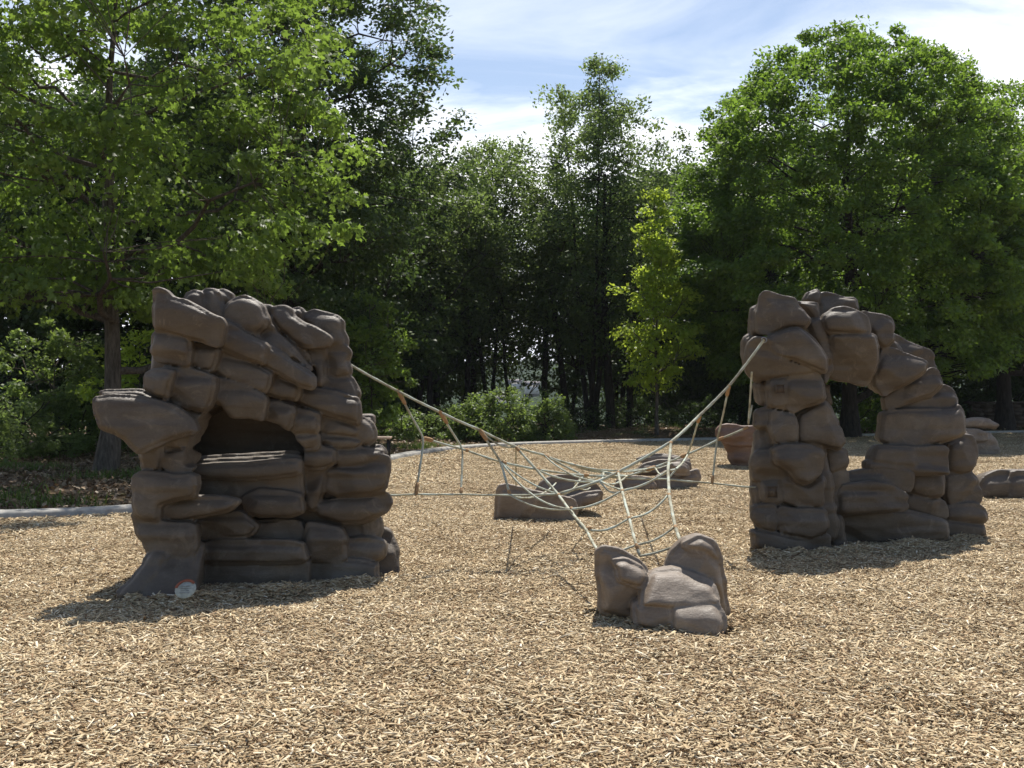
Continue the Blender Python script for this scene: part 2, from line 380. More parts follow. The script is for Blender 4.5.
# ================================================================== left climbing wall
YL = lambda px: 7.80 + (px - 184) * 0.0031
rock_left = thing('climbing_rock', (P(260, 590, 8.2)[0], 8.2, 0.0),
    'large brown climbing rock with an arched cave opening and a pointed side ledge', 'climbing rock')
L = [
 ('154 292 158 290 166 293 172 298 184 301 205 312 220 319 222 324 220 335 217 347 196 341 175 336 163 332 152 330', -0.14, dict(tz=-0.1, cuts=1, thick=.7, top=.04)),
 ('221 321 230 326 240 332 254 339 269 347 282 354 292 361 304 369 313 375 313 388 300 386 284 378 266 369 248 361 232 354 218 348 219 334', -0.10, dict(top=.07, cuts=0, bulge=.045)),
 ('222 321 240 331 266 345 265 366 246 359 219 347', -0.105, dict(top=.08, cuts=0, bulge=.05)),
 ('151 333 162 330 182 336 190 340 188 366 170 363 154 362 150 348', -0.06, dict(top=.06, cuts=1)),
 ('190 341 205 345 217 349 215 362 211 371 200 370 189 366', -0.05, dict(top=.05, cuts=0)),
 ('219 350 235 357 254 364 272 373 269 386 264 393 245 386 228 379 216 373 217 360', -0.07, dict(top=.08, cuts=0)),
 ('270 373 284 380 299 387 296 401 278 398 266 394', -0.065, dict(top=.06, cuts=0)),
 ('296 387 315 388 330 391 345 397 358 400 358 422 350 420 330 414 310 408 292 401', -0.08, dict(top=.07, cuts=0)),
 ('184 302 187 295 193 292 200 294 202 300 205 312 196 309', 0.12, dict(thick=.4)),
 ('201 296 205 291 212 291 216 295 222 305 222 320 208 314 203 303', 0.10, dict(thick=.4)),
 ('216 294 222 292 229 296 231 300 227 307 222 314 217 303', 0.12, dict(thick=.4)),
 ('222 321 223 310 229 302 236 298 243 297 251 299 260 304 263 308 267 320 262 329 257 334 262 342 240 331', -0.03, dict(thick=.5, bulge=.08)),
 ('263 329 268 324 276 332 290 346 304 360 311 369 309 371 290 359 275 350 263 342 257 334', -0.09, dict(top=.1, thick=.5, cuts=0)),
 ('262 306 271 305 272 318 283 332 299 346 309 357 313 367 305 361 288 343 275 329 266 318', 0.02, dict(top=.12, thick=.4, cuts=0)),
 ('270 307 277 305 284 305 290 309 293 316 301 322 315 329 329 338 326 345 304 347 292 340 280 329 272 318', -0.05, dict(thick=.5, top=.06)),
 ('291 310 299 308 304 313 302 321 295 316', 0.12, dict(thick=.4)),
 ('303 314 313 310 322 313 337 316 341 322 341 331 345 338 344 346 329 345 328 336 315 328 303 320', 0.04, dict(thick=.45, top=.05)),
 ('305 348 323 347 325 360 325 390 314 387 314 372 309 358', 0.02, dict(thick=.6)),
 ('325 346 340 345 348 352 347 362 350 374 338 377 326 374', -0.02, dict(thick=.6, top=.1)),
 ('326 376 340 378 350 377 355 386 358 400 345 397 326 391', -0.02, dict(thick=.7, top=.04)),
 ('141 388 144 374 150 369 160 368 172 371 168 385 166 398 155 397 146 392', -0.12, dict(top=.08)),
 ('160 366 185 368 213 376 214 385 211 400 205 412 190 408 175 402 168 398 171 383 173 373', -0.10, dict(top=.14, cuts=1)),
 ('215 385 218 379 240 385 262 396 266 400 260 421 250 421 232 418 225 412 220 406 213 401', -0.09, dict(top=.12, thick=.5)),
 ('267 401 280 402 293 408 290 425 286 431 276 424 262 421', -0.07, dict(top=.1, thick=.5)),
 ('294 409 303 411 318 416 317 432 305 433 293 433 289 428', -0.06, dict(top=.09)),
 ('320 416 335 419 350 425 359 430 357 437 340 435 319 433', -0.05, dict(top=.05)),
 ('350 426 357 418 364 419 371 424 375 432 374 440 368 446 358 443 353 436', -0.08, dict(thick=.35, bulge=.07)),
 ('356 417 372 416 373 425 360 426', 0.35, dict(thick=.3)),
 ('290 434 305 434 317 434 318 448 303 449 297 444', -0.05, dict(top=.05)),
 ('319 434 333 436 350 437 362 442 357 449 335 449 319 448', -0.05, dict(top=.08)),
 ('298 451 320 448 333 450 335 464 318 469 300 466', -0.05, dict(top=.08)),
 ('334 452 345 449 358 447 370 450 381 451 380 458 362 465 340 468 333 463', -0.09, dict(top=.08)),
 ('369 452 374 446 380 447 384 455 376 459', -0.02, dict(thick=.3)),
 ('326 470 338 467 362 467 366 460 378 457 388 458 388 475 384 488 370 494 350 494 335 498 325 490', -0.12, dict(top=.14, bulge=.07)),
 ('302 466 324 472 322 500 314 512 304 508', 0.02, {}),
 ('312 501 335 499 370 497 378 494 388 496 390 503 386 510 376 516 360 522 340 523 318 517', -0.10, dict(top=.08, bulge=.07)),
 ('344 520 376 517 380 522 380 530 376 539 345 541', 0.0, {}),
 ('305 522 322 525 340 530 344 541 344 561 310 561 304 548', -0.10, dict(top=.08)),
 ('345 542 362 541 384 543 385 558 365 566 345 562', -0.11, dict(top=.06)),
 ('376 533 385 533 393 545 398 558 400 574 388 579 376 578 370 560', 0.05, dict(tz=.5, top=.1, thick=.5)),
 ('303 561 330 560 365 563 377 566 378 582 345 594 320 594 303 590', -0.13, dict(tz=.2)),
 ('190 468 240 469 270 465 299 461 303 500 250 504 190 500', 0.10, dict(bulge=.02)),
 ('241 499 250 494 258 490 285 492 301 496 303 513 290 518 262 518 246 513', -0.03, dict(top=.14, bulge=.08)),
 ('150 507 175 500 190 498 215 497 238 502 228 511 200 518 180 522 162 521 152 515', -0.12, dict(top=.08, bulge=.06)),
 ('193 521 215 516 238 513 247 518 258 527 250 536 195 540', 0.05, dict(top=.10)),
 ('245 521 300 520 305 541 250 545', 0.09, {}),
 ('186 544 225 541 300 544 306 562 250 563 188 562', -0.02, dict(top=.12, bulge=.06)),
 ('184 560 240 561 306 561 307 592 270 592 220 596 184 600', 0.02, dict(tz=.1)),
 ('164 399 190 410 208 414 200 425 195 439 184 438 172 424', -0.02, {}),
 ('161 437 180 435 194 439 192 448 170 450 161 451', -0.08, {}),
 ('161 453 175 450 192 448 192 468 180 476 166 475 160 468', -0.10, dict(bulge=.06)),
 ('139 449 150 440 162 436 160 470 150 473 139 470', -0.06, dict(bulge=.04)),
 ('131 477 140 471 160 473 175 478 192 475 193 497 175 500 158 506 157 521 142 519 134 510 130 490', -0.13, dict(top=.06, thick=.75)),
 ('133 514 140 519 158 523 192 524 195 545 188 560 165 560 150 557 142 546 135 534', -0.12, dict(thick=.75, top=.1)),
 ('147 550 162 554 158 575 146 592 128 597 121 593 132 577', -0.20, dict(tz=.8, thick=.6, r=.04, bulge=.04, cuts=0)),
 ('146 548 188 549 192 575 194 606 165 611 140 617 130 612 143 585', -0.30, dict(tz=1.05, thick=.8, r=.06, bulge=.05, cuts=0)),
]
cave_px = '193 466 194 448 198 432 205 417 214 408 221 405 224 411 230 417 245 419 262 421 275 425 286 434 294 445 298 456 298 466'
def cave_poly(Y): return px_poly(cave_px, Y)
def left_wall():
    data = []
    for st in L:
        v = [float(t) for t in st[0].split()]
        cx = sum(v[0::2]) / (len(v) / 2); Y = YL(cx) + st[1]
        data.append((px_poly(st[0], Y), Y, dict(st[2])))
    A = np.array([(a, Y, b) for p, Y, o in data for a, b in p])
    lo = A.min(0) - [0.12, 0.3, 0]; lo[2] = -0.12; hi = A.max(0) + [0.12, 1.15, 0.12]
    fd = Field(lo, hi, 0.0135, 4)
    for poly, Y, opt in data:
        o = dict(thick=0.95); o.update(opt); fd.stone(poly, Y, **o)
    # solid rear half behind the facing, lower than the crest
    rear = px_poly('160 330 215 330 300 345 340 380 360 430 370 500 380 590 150 590 140 480 150 400', 8.6)
    fd.stone(rear, 8.40, 0.55, r=0.12, bulge=0.1, cuts=0)
    fd.cut(cave_poly(7.9), 7.0, 8.72)
    fd.cut(px_poly('176 464 176 440 190 418 215 405 290 425 312 440 312 464', 8.25), 8.22, 8.78)
    # unseen roof slot, added along the sun's slope to put sunlight on the seat
    x0, x1 = P(205, 0, 8.1)[0], P(296, 0, 8.2)[0]
    X = fd.ax[0][:, None, None]; Y = fd.ax[1][None, :, None]; Z = fd.ax[2][None, None, :]
    s_ = (Y - 8.06) - (Z - 0.95) * 0.5 
    slot = np.maximum(np.maximum(x0 - X, X - x1), np.maximum(np.maximum(-s_, s_ - 0.24), 1.25 - Z))
    fd.f = np.maximum(fd.f, -slot)
    fd.roughen(seed=40)
    return link('boulder_wall', fd.mesh('boulder_wall'), M['rock'], rock_left, True)
wall = left_wall()
seat = build_rocks('seat_ledge', [
 ('190 467 215 465 240 465 270 462 299 460 300 474 270 478 240 480 190 478', 0.02, dict(thick=.55, top=.02, cuts=0, r=.025, bulge=.03)),
    ('196 462 215 461 240 460 270 458 299 456 300 470 200 472', 0.13, dict(thick=.45, cuts=0, r=.03, bulge=.02)),
    ('200 458 215 457 240 456 270 454 299 452 300 466 200 468', 0.27, dict(thick=.35, cuts=0, r=.03, bulge=.02))],
    YL, 0.5, 0.0135, M['rock'], rock_left, seed=8, rough=(.008, .004, .003))
horn = build_rocks('side_ledge', [
    ('97 398 110 396 130 397 150 401 170 409 186 420 190 433 170 439 152 446 140 453 128 441 116 432 106 428 99 414', -0.17, dict(thick=.32, tz=0.15, tx=.35, cuts=0, bulge=.02, r=.025)),
    ('103 419 125 423 150 431 166 439 154 447 140 451 128 441 116 432 106 427', -0.13, dict(thick=.3, tz=0.3, tx=.35, cuts=0, bulge=.05, r=.03)),
    ('101 391 140 390 156 399 140 404 104 400', 0.10, dict(thick=.45, cuts=0, tx=.2))],
    YL, 0.4, 0.012, M['rock'], rock_left, seed=9, rough=(.008, .005, .006))

# round sticker on the foot
def disc(name, c, r, nrm, th, mat, parent, seg=24, arc=(0, 2 * PI), r_in=0.0):
    c = np.array(c); nrm = np.array(nrm) / np.linalg.norm(nrm)
    up = np.array([0, 0, 1.0]); u = np.cross(up, nrm); u /= np.linalg.norm(u); w = np.cross(nrm, u)
    a = np.linspace(arc[0], arc[1], seg + 1)
    vs, fs = [], []
    for s_ in (0, th):
        for rr in (r_in, r):
            for t in a: vs.append(c + nrm * s_ + rr * (math.cos(t) * u + math.sin(t) * w))
    n = seg + 1
    for i in range(seg):
        fs += [(2 * n + i, 3 * n + i, 3 * n + i + 1, 2 * n + i + 1), (n + i, n + i + 1, 3 * n + i + 1, 3 * n + i), (i, 2 * n + i, 2 * n + i + 1, i + 1)]
    me = mesh_faces(name, vs, [np.array(fs)])
    return link(name, me, mat, parent)
# ================================================================== right climbing arch
YR = lambda px: 9.62 + max(0, px - 800) * 0.0062
rock_right = thing('climbing_arch', (P(870, 540, 10.0)[0], 10.0, 0.0),
    'brown moulded climbing arch of stacked boulders with a low bench between its two pillars', 'climbing arch')
PIL = [
 ('759 308 762 295 766 292 774 293 788 297 796 299 799 306 806 310 812 320 806 328 795 326 783 329 772 334 759 333', -0.04, dict(top=.10)),
 ('752 309 758 305 762 320 761 334 752 333', 0.16, {}),
 ('770 336 790 329 800 328 808 334 822 348 829 362 827 374 812 367 795 360 775 355 768 348', -0.10, dict(bulge=.09)),
 ('748 343 754 336 769 338 775 354 800 362 820 371 812 374 790 376 770 380 758 382 749 372 746 360', -0.06, dict(tz=-.35, bulge=.04)),
 ('745 338 751 334 764 335 762 352 749 372 745 358', 0.2, {}),
 ('797 301 810 303 818 304 822 316 815 320 806 310', 0.12, {}),
 ('808 323 815 318 822 317 828 335 833 355 834 372 826 384 824 372 818 345', 0.02, {}),
 ('805 299 808 293 818 290 821 294 819 304 808 303', 0.42, dict(thick=.4)),
 ('789 376 808 371 821 374 825 382 824 399 810 406 796 413 788 410 787 390', -0.07, dict(top=.14)),
 ('768 378 788 377 790 395 788 411 770 407 768 390', -0.02, dict(bulge=.02, cuts=0)),
 ('757 380 768 381 769 405 760 405 757 392', 0.12, {}),
 ('822 384 831 386 833 405 824 404', 0.30, {}),
 ('798 415 812 407 825 402 834 412 842 428 846 442 840 450 828 447 815 443 797 442', -0.07, dict(bulge=.09)),
 ('772 409 797 415 798 443 775 445 770 430', -0.02, {}),
 ('756 410 772 407 773 428 757 429', 0.06, dict(top=.05)),
 ('757 430 772 430 773 462 757 460', 0.12, {}),
 ('774 449 787 445 810 446 824 452 825 471 809 484 798 482 790 470 776 462', -0.11, dict(bulge=.08, top=.1)),
 ('756 453 774 450 777 464 790 472 786 479 770 481 755 480 753 465', 0.0, {}),
 ('826 450 840 447 847 452 849 462 846 468 832 473 826 471', 0.0, dict(top=.06)),
 ('825 474 847 470 849 490 848 513 832 516 824 511', 0.03, dict(bulge=.03)),
 ('761 483 781 482 785 500 779 505 764 503', -0.02, dict(bulge=.02, cuts=0)),
 ('753 488 762 485 764 504 755 505', 0.08, {}),
 ('785 480 798 484 809 487 825 476 825 508 800 507 784 501', -0.04, {}),
 ('754 507 776 505 779 522 777 532 760 529 753 518', -0.06, dict(top=.06)),
 ('779 507 800 510 827 510 828 531 812 540 796 536 780 532', -0.09, dict(top=.08)),
 ('752 530 775 533 795 538 812 541 831 535 832 556 815 558 790 555 755 548', -0.07, {}),
 ('829 516 842 518 849 552 831 556', -0.02, {}),
 ('753 531 756 440 790 430 825 440 840 540 800 545', 0.10, dict(bulge=.02, cuts=0)),
]
ARC = [
 ('821 294 826 293 845 298 856 299 859 310 840 312 828 314 821 319', 0.30, dict(thick=.5)),
 ('823 321 826 314 834 307 846 306 858 309 869 317 871 332 850 333 827 332', -0.16, dict(top=.12, bulge=.08)),
 ('829 335 845 334 872 335 877 345 879 365 872 384 855 382 832 377 833 355', -0.14, dict(tz=-.3, bulge=.07)),
 ('863 311 880 314 892 319 895 325 895 340 885 348 877 342 871 325 869 316', -0.12, dict(top=.12)),
 ('893 334 910 341 934 352 938 369 930 371 915 362 898 354 886 350', 0.10, dict(top=.12)),
 ('884 348 895 349 928 362 926 372 905 385 885 396 879 388 877 375', -0.22, dict(bulge=.07, top=.1)),
 ('886 397 905 387 925 375 932 369 938 370 943 384 934 394 915 399 888 409', -0.20, dict(top=.10, thick=.28)),
 ('887 407 915 400 936 394 944 385 953 388 959 402 956 410 888 411', -0.20, dict(top=.12, thick=.28)),
 ('885 412 920 411 956 410 960 405 965 413 967 432 956 440 921 447 892 446 881 440 882 427', -0.26, dict(bulge=.09, top=.05, thick=.28)),
 ('878 446 920 449 949 446 949 471 905 469 871 462 874 452', -0.24, dict(bulge=.05, thick=.28)),
 ('868 462 905 465 949 469 949 474 905 473 868 470', -0.26, dict(bulge=.02, thick=.28)),
 ('949 446 957 440 964 435 975 437 979 455 973 472 960 475 948 471', -0.24, dict(bulge=.09, top=.08)),
 ('912 473 945 473 945 497 928 498 912 493', -0.26, dict(top=.05)),
 ('946 473 972 472 979 480 981 500 975 505 948 506 945 496', -0.26, dict(top=.03)),
 ('904 493 915 495 946 500 949 518 935 519 904 511', -0.22, {}),
 ('947 507 976 505 986 512 988 520 978 529 950 528 946 517', -0.32, dict(top=.05)),
 ('905 512 945 520 985 526 987 536 975 540 905 542', -0.22, {}),
 ('830 318 870 315 900 345 915 375 880 395 870 375 832 370', 0.10, dict(bulge=.02, cuts=0, thick=.5)),
 ('912 400 940 385 955 410 972 440 972 530 915 530 912 450', 0.02, dict(bulge=.02, cuts=0, thick=.5)),
]
BEN = [
 ('840 475 860 472 880 470 913 472 913 491 898 488 877 483 840 484', -0.10, dict(top=.16, thick=.5, bulge=.04)),
 ('840 488 870 483 890 486 907 494 907 509 880 513 840 515', -0.26, dict(top=.24, thick=.6, bulge=.05)),
 ('838 514 880 511 912 512 948 521 950 541 900 543 838 546', -0.14, dict(thick=.6, bulge=.04)),
]
build_rocks('pillar', PIL, YR, 0.62, 0.0145, M['rock'], rock_right, seed=14)
build_rocks('arch', ARC, YR, 0.46, 0.0145, M['rock'], rock_right, seed=17)
build_rocks('bench_ledge', BEN, YR, 0.6, 0.0145, M['rock'], rock_right, seed=19)

# ================================================================== loose boulders
def boulder(name, label, stones, Y0, thick, mat, h=0.012, cat='boulder', seed=21, rough=(.014, .007, .005), group=None):
    v = [float(t) for st in stones for t in st[0].split()]
    cx = sum(v[0::2]) / len(v[0::2])
    t = thing(name, ((cx - CX) / F * Y0, Y0 + thick / 2, 0.0), label, cat, group)
    build_rocks('stone_body', stones, lambda px: Y0, thick, h, mat, t, seed=seed, rough=rough)
    return t
boulder('boulder', 'grey brown three lobed boulder in front, where the rope net ends', [
 ('597 553 604 548 620 551 640 561 649 568 650 577 645 590 636 601 634 614 636 620 618 616 601 612 600 590 595 572', 0.22, dict(thick=.42, r=.06, bulge=.17, cuts=3)),
 ('638 606 645 590 655 574 680 573 712 585 718 602 700 606 670 607', 0.07, dict(thick=.4, r=.04, bulge=.10, tz=.85, cuts=1)),
 ('633 606 650 600 676 603 690 612 688 636 664 634 636 626', 0.03, dict(thick=.45, r=.04, bulge=.10, tz=.35, cuts=2)),
 ('670 606 690 599 717 601 724 622 718 638 692 639 672 630', -0.03, dict(thick=.5, r=.04, bulge=.12, tz=.35, top=.10, cuts=2)),
 ('612 562 626 560 646 568 648 577 640 588 618 582', 0.13, dict(thick=.3, r=.04, bulge=.09, tz=.4, cuts=0)),
 ('664 574 672 553 684 541 700 537 713 543 720 560 723 580 727 600 731 616 722 624 700 624 670 600', 0.30, dict(thick=.35, r=.06, bulge=.17, cuts=3)),
 ('682 546 700 537 714 544 722 562 715 560 700 552', 0.24, dict(thick=.3, r=.05, bulge=.05, cuts=0))],
 6.50, 0.5, M['rock_grey'], 0.0105, seed=22)
boulder('boulder', 'low flat topped brown boulder under the middle of the rope net', [
 ('494 524 497 492 500 486 508 485 520 488 545 494 575 500 578 510 572 524', 0.0, dict(thick=.5, r=.07, bulge=.05, top=.12, cuts=1)),
 ('528 504 540 484 548 478 560 476 580 477 592 482 601 490 600 500 582 509 560 514', 0.45, dict(thick=.5, r=.09, bulge=.08, top=.25, cuts=2)),
 ('560 500 580 494 601 492 600 502 580 510 570 518', 0.3, dict(thick=.4, r=.05))],
 11.8, 0.6, M['rock_grey'], 0.016, seed=25)
boulder('boulder', 'low boulder of thin layered grey slabs behind the right half of the rope net', [
 ('614 491 617 480 630 476 650 478 657 486 650 493', 0.0, dict(thick=.6, r=.07, top=.3)),
 ('634 474 645 464 660 460 690 462 692 470 660 476', 0.55, dict(thick=.6, r=.05, top=.2)),
 ('652 492 655 478 668 470 690 472 698 470 701 478 694 489 670 494', 0.25, dict(thick=.7, r=.08, top=.2)),
 ('636 460 650 455 672 455 690 459 690 465 660 466', 0.85, dict(thick=.5, r=.04)),
 ('670 464 684 463 689 467 690 475 676 476', 0.1, dict(thick=.5, r=.05))],
 15.2, 0.7, M['rock_grey'], 0.02, seed=27)
boulder('boulder', 'reddish brown top heavy boulder just left of the arch pillar', [
 ('718 438 717 430 722 426 735 425 745 427 760 427 770 430 770 440 755 446 735 446 724 443', 0.0, dict(thick=1.0, r=.12, bulge=.12, top=.1)),
 ('724 440 745 440 768 440 768 468 735 468 729 456', 0.12, dict(thick=.8, r=.12, bulge=.1))],
 19.4, 1.0, M['rock_red'], 0.028, seed=29, rough=(.03, .015, .02))
boulder('boulder', 'far stack of rounded pale slabs right of the arch before the stone wall', [
 ('962 420 978 418 990 420 998 425 996 429 980 428 962 427', 0.0, dict(thick=.8, r=.05)),
 ('962 429 978 429 988 432 990 440 975 443 962 442', -0.2, dict(thick=.9, r=.08, top=.2)),
 ('962 441 985 440 990 432 997 440 1001 452 998 458 962 458', -0.1, dict(thick=.9, r=.1))],
 23.2, 0.9, M['rock_grey'], 0.03, seed=31, rough=(.02, .012, .01))
boulder('boulder', 'smooth domed brown boulder half out of the picture at the right edge', [
 ('978 502 979 487 985 477 996 471 1015 470 1040 471 1055 480 1060 502', 0.0, dict(thick=.7, r=.16, bulge=.16, top=.2, cuts=2)),
 ('1005 503 1008 482 1014 471 1040 472 1058 484 1060 503', -0.06, dict(thick=.7, r=.12, bulge=.14, top=.2, cuts=1))],
 14.1, 0.8, M['rock'], 0.018, seed=33)

# ================================================================== tubes: ropes, posts, trunks
def tube_arrays(pts, rad, sides=8):
    pts = np.asarray(pts, float); n = len(pts); rad = np.broadcast_to(rad, (n,))
    T = np.gradient(pts, axis=0); T /= np.linalg.norm(T, axis=1)[:, None] + 1e-9
    ref = np.array([0, 0, 1.0]) if abs(T[:, 2]).mean() < 0.8 else np.array([1.0, 0, 0])
    U = np.cross(T, ref); U /= np.linalg.norm(U, axis=1)[:, None] + 1e-9; W = np.cross(T, U)
    a = np.linspace(0, 2 * PI, sides, endpoint=False)
    V = pts[:, None, :] + rad[:, None, None] * (np.cos(a)[None, :, None] * U[:, None, :] + np.sin(a)[None, :, None] * W[:, None, :])
    V = V.reshape(-1, 3)
    i = np.arange(n - 1)[:, None] * sides; j = np.arange(sides)[None, :]; j2 = (j + 1) % sides
    Fq = np.stack([i + j, i + j2, i + sides + j2, i + sides + j], -1).reshape(-1, 4)
    return V, Fq

class Mesh:
    def __init__(s): s.V = []; s.Q = []; s.n = 0
    def tube(s, pts, rad, sides=8):
        V, Q = tube_arrays(pts, rad, sides); s.V.append(V); s.Q.append(Q + s.n); s.n += len(V)
        for ring in (np.arange(sides), np.arange(len(V) - sides, len(V))):
            c = V[ring].mean(0); s.V.append(c[None]); ci = s.n; s.n += 1
            rr = ring + s.n - 1 - len(V) if ring[0] == 0 else ring + s.n - 1 - len(V)
            if ring[0] != 0: rr = ring + (s.n - 2 - len(V))
            s.T = getattr(s, 'T', []); s.T.append(np.stack([rr, np.roll(rr, -1), np.full(sides, ci)], 1))
    def box(s, c, size, rz=0.0, jit=0.0, rng=None):
        x, y, z = np.array(size) / 2
        v = np.array([[-x, -y, -z], [x, -y, -z], [x, y, -z], [-x, y, -z], [-x, -y, z], [x, -y, z], [x, y, z], [-x, y, z]])
        if jit: v += rng.uniform(-jit, jit, v.shape)
        cr, sr = math.cos(rz), math.sin(rz)
        v = np.stack([v[:, 0] * cr - v[:, 1] * sr, v[:, 0] * sr + v[:, 1] * cr, v[:, 2]], 1) + np.array(c)
        q = np.array([[0, 3, 2, 1], [4, 5, 6, 7], [0, 1, 5, 4], [1, 2, 6, 5], [2, 3, 7, 6], [3, 0, 4, 7]])
        s.V.append(v); s.Q.append(q + s.n); s.n += 8
    def build(s, name, mat, parent=None, smooth=False):
        g = [np.concatenate(s.Q)]
        if getattr(s, 'T', None): g.append(np.concatenate(s.T))
        return link(name, mesh_faces(name, np.concatenate(s.V), g), mat, parent, smooth)

# sticker, emblem plates, anchors
st = disc('age_sticker', (P(185.6, 589.5, 7.25)[0], 7.25, P(0, 589.5, 7.25)[2]), 0.074, (-0.05, -1, 0.9), 0.006, M['white'], rock_left)
_c = np.array([P(185.6, 589.5, 7.25)[0], 7.245, P(0, 589.5, 7.25)[2] + 0.005])
disc('rim', _c, 0.078, (-0.05, -1, 0.9), 0.004, M['red'], st, 20, (PI * 0.22, PI * 0.98), 0.060)
mb = Mesh()
for k, (w, dz) in enumerate([(0.07, 0.024), (0.085, 0.006), (0.06, -0.012), (0.07, -0.030)]):
    mb.box((_c[0], _c[1] - 0.001 + dz * 0.67, _c[2] + 0.001 + dz * 0.74), (w, 0.006, 0.006))
mb.build('print', M['grey_print'], st)
def plate(px, py, Y, w, h):
    x, y, z = P(px, py, Y)
    m = Mesh(); m.box((x, y, z), (w, 0.016, h)); pl = m.build('emblem_plate', M['plate'], rock_right)
    g = Mesh(); t = 0.007
    for dx in (-w * .46, w * .46): g.box((x + dx, y - 0.012, z), (t, 0.012, h))
    for dz in (-h * .46, h * .46): g.box((x, y - 0.0125, z + dz), (w, 0.013, t))
    g.build('frame', M['rock'], pl)
    g = Mesh()
    g.box((x - w * .14, y - 0.011, z), (w * .16, 0.008, h * .42)); g.box((x + w * .14, y - 0.011, z), (w * .16, 0.008, h * .42))
    g.box((x, y - 0.0115, z + h * .10), (w * .5, 0.008, h * .08))
    g.build('mark', M['rock'], pl)
plate(780, 389, 9.555, 0.085, 0.09)
plate(772, 492, 9.565, 0.10, 0.115)

# ------------------------------------------------------------------ rope net
net = thing('rope_net', (P(590, 500, 9.0)[0], 9.0, 0.0), 'sagging net of knotted pale green ropes between the two climbing rocks', 'rope net')
N = {
 'a0': (344, 361, 8.45), 'a1': (398, 391, 8.70), 'a2': (440, 412, 8.80), 'a3': (480, 430, 8.95), 'a4': (516, 447, 9.15), 'a5': (544, 455, 9.5), 'a6': (571, 464, 9.8), 'a7': (604, 472, 9.8),
 'b1': (424, 438, 8.9), 'b2': (463, 449, 9.05), 'b3': (501, 462, 9.0), 'b4': (536, 469, 9.0), 'b5': (583, 475, 9.4), 'b6': (627, 476, 9.6),
 'c0': (374, 495, 8.5), 'c1': (416, 494, 8.65), 'c2': (461, 494, 8.8), 'c3': (510, 495, 8.8), 'c4': (558, 494, 8.75),
 'r0': (764, 340, 9.42), 'r1': (729, 386, 9.35), 'r2': (700, 415, 9.25), 'r3': (671, 442, 8.9), 'r4': (618, 472, 8.8), 'r5': (600, 481, 8.8),
 's0': (752, 405, 9.7), 's1': (748, 427, 9.75), 's2': (717, 440, 9.8), 's3': (688, 454, 9.8), 's4': (655, 467, 9.7),
 't0': (766, 488, 9.72), 't1': (712, 483, 9.7), 't2': (668, 479, 9.7), 't3': (625, 478, 9.6),
 'f0': (586, 529, 7.7), 'f1': (598, 551, 7.15), 'g1': (622, 490, 8.3), 'g2': (629, 517, 7.7), 'g3': (636, 544, 7.25), 'g4': (640, 556, 7.2),
 'h1': (668, 470, 8.4), 'h2': (669, 494, 7.95), 'h3': (675, 526, 7.4), 'h4': (681, 543, 7.15),
 'e1': (572, 509, 8.2), 'e2': (575, 484, 9.9), 'm1': (556, 483, 11.2), 'm2': (516, 486, 11.4), 'm3': (590, 488, 11.2),
 'a1k': (398, 391, 8.7), 'u1': (752, 372, 9.45), 'n2': (640, 470, 12.6), 'n3': (672, 463, 14.9),
}
N = {k: np.array(P(*v)) for k, v in N.items()}
ROPES = [  # (nodes, radius, sag)
 (['a0', 'a1', 'a2', 'a3', 'a4', 'a5', 'a6', 'a7', 'b6'], .0130, 0), (['b1', 'b2', 'b3', 'b4', 'b5', 'b6'], .0115, 0), (['c0', 'c1', 'c2', 'c3', 'c4'], .0100, 0),
 (['a1', 'b1', 'c1'], .011, 0), (['a2', 'b2', 'c2'], .011, 0), (['a3', 'b3', 'c3'], .0125, 0), (['a4', 'b4', 'c4', 'f0', 'f1'], .0130, 0), (['a5', 'b5', 'e2'], .011, 0),
 (['a4', 'm2'], .009, 0), (['r0', 'r1', 'r2', 'r3', 'r4', 'r5', 'c4'], .0150, 0), (['u1', 's1', 's0'], .011, 0), (['s1', 's2', 's3', 's4', 'b6'], .0115, 0),
 (['t0', 't1', 't2', 't3', 'b5'], .0100, 0), (['r1', 's2', 't1'], .011, 0), (['r2', 's3', 't2'], .011, 0), (['r4', 'g1', 'g2', 'g3', 'g4'], .0130, 0),
 (['r3', 'h1', 'h2', 'h3', 'h4'], .0145, 0), (['f0', 'g2', 'h2'], .0105, .05), (['f1', 'g3', 'h3'], .0100, .03), (['e1', 'g1', 'h1', 's3'], .0110, .03),
 (['b3', 'e1'], .0100, .09), (['g4', 'h4'], .0100, .01), (['a7', 'r5'], .010, .02), (['c3', 'm1'], .0095, .05), (['e2', 'm3'], .009, .02),
 (['b4', 'r5', 'b6'], .010, .04), (['c4', 'b5', 'a7'], .009, .05), (['r4', 's4', 'n2', 'n3'], .009, 0), (['c3', 'e1', 'f0'], .009, .04), (['a5', 'r5', 'g1'], .009, .05), (['b3', 'c4'], .009, .03), (['a6', 's4', 'h1'], .009, .04), (['r5', 'g1'], .009, .0), (['t3', 'a7', 'a6'], .009, .02), (['a3', 'a4'], .009, .05),
]
def rope(nodes, rad, sag):
    pts = []
    ns = [N[k] for k in nodes]
    for i in range(len(ns) - 1):
        L_ = np.linalg.norm(ns[i + 1] - ns[i]); m = max(4, int(L_ / 0.05))
        for j in range(m + (i == len(ns) - 2)):
            t = j / m; p = ns[i] * (1 - t) + ns[i + 1] * t
            p = p - np.array([0, 0, (0.012 * L_ + sag) * 4 * t * (1 - t)])
            pts.append(p + RS.normal(0, 0.0012, 3))
    pts = np.array(pts)
    # smooth corners slightly
    for _ in range(2): pts[1:-1] = pts[1:-1] * 0.6 + (pts[:-2] + pts[2:]) * 0.2
    m = Mesh(); m.tube(pts, rad * 0.86 * (1 + 0.10 * np.sin(np.arange(len(pts)) * 2.3)), 8); m.build('rope', M['rope'], net, True)
for a, b, c in ROPES: rope(a, b, c)
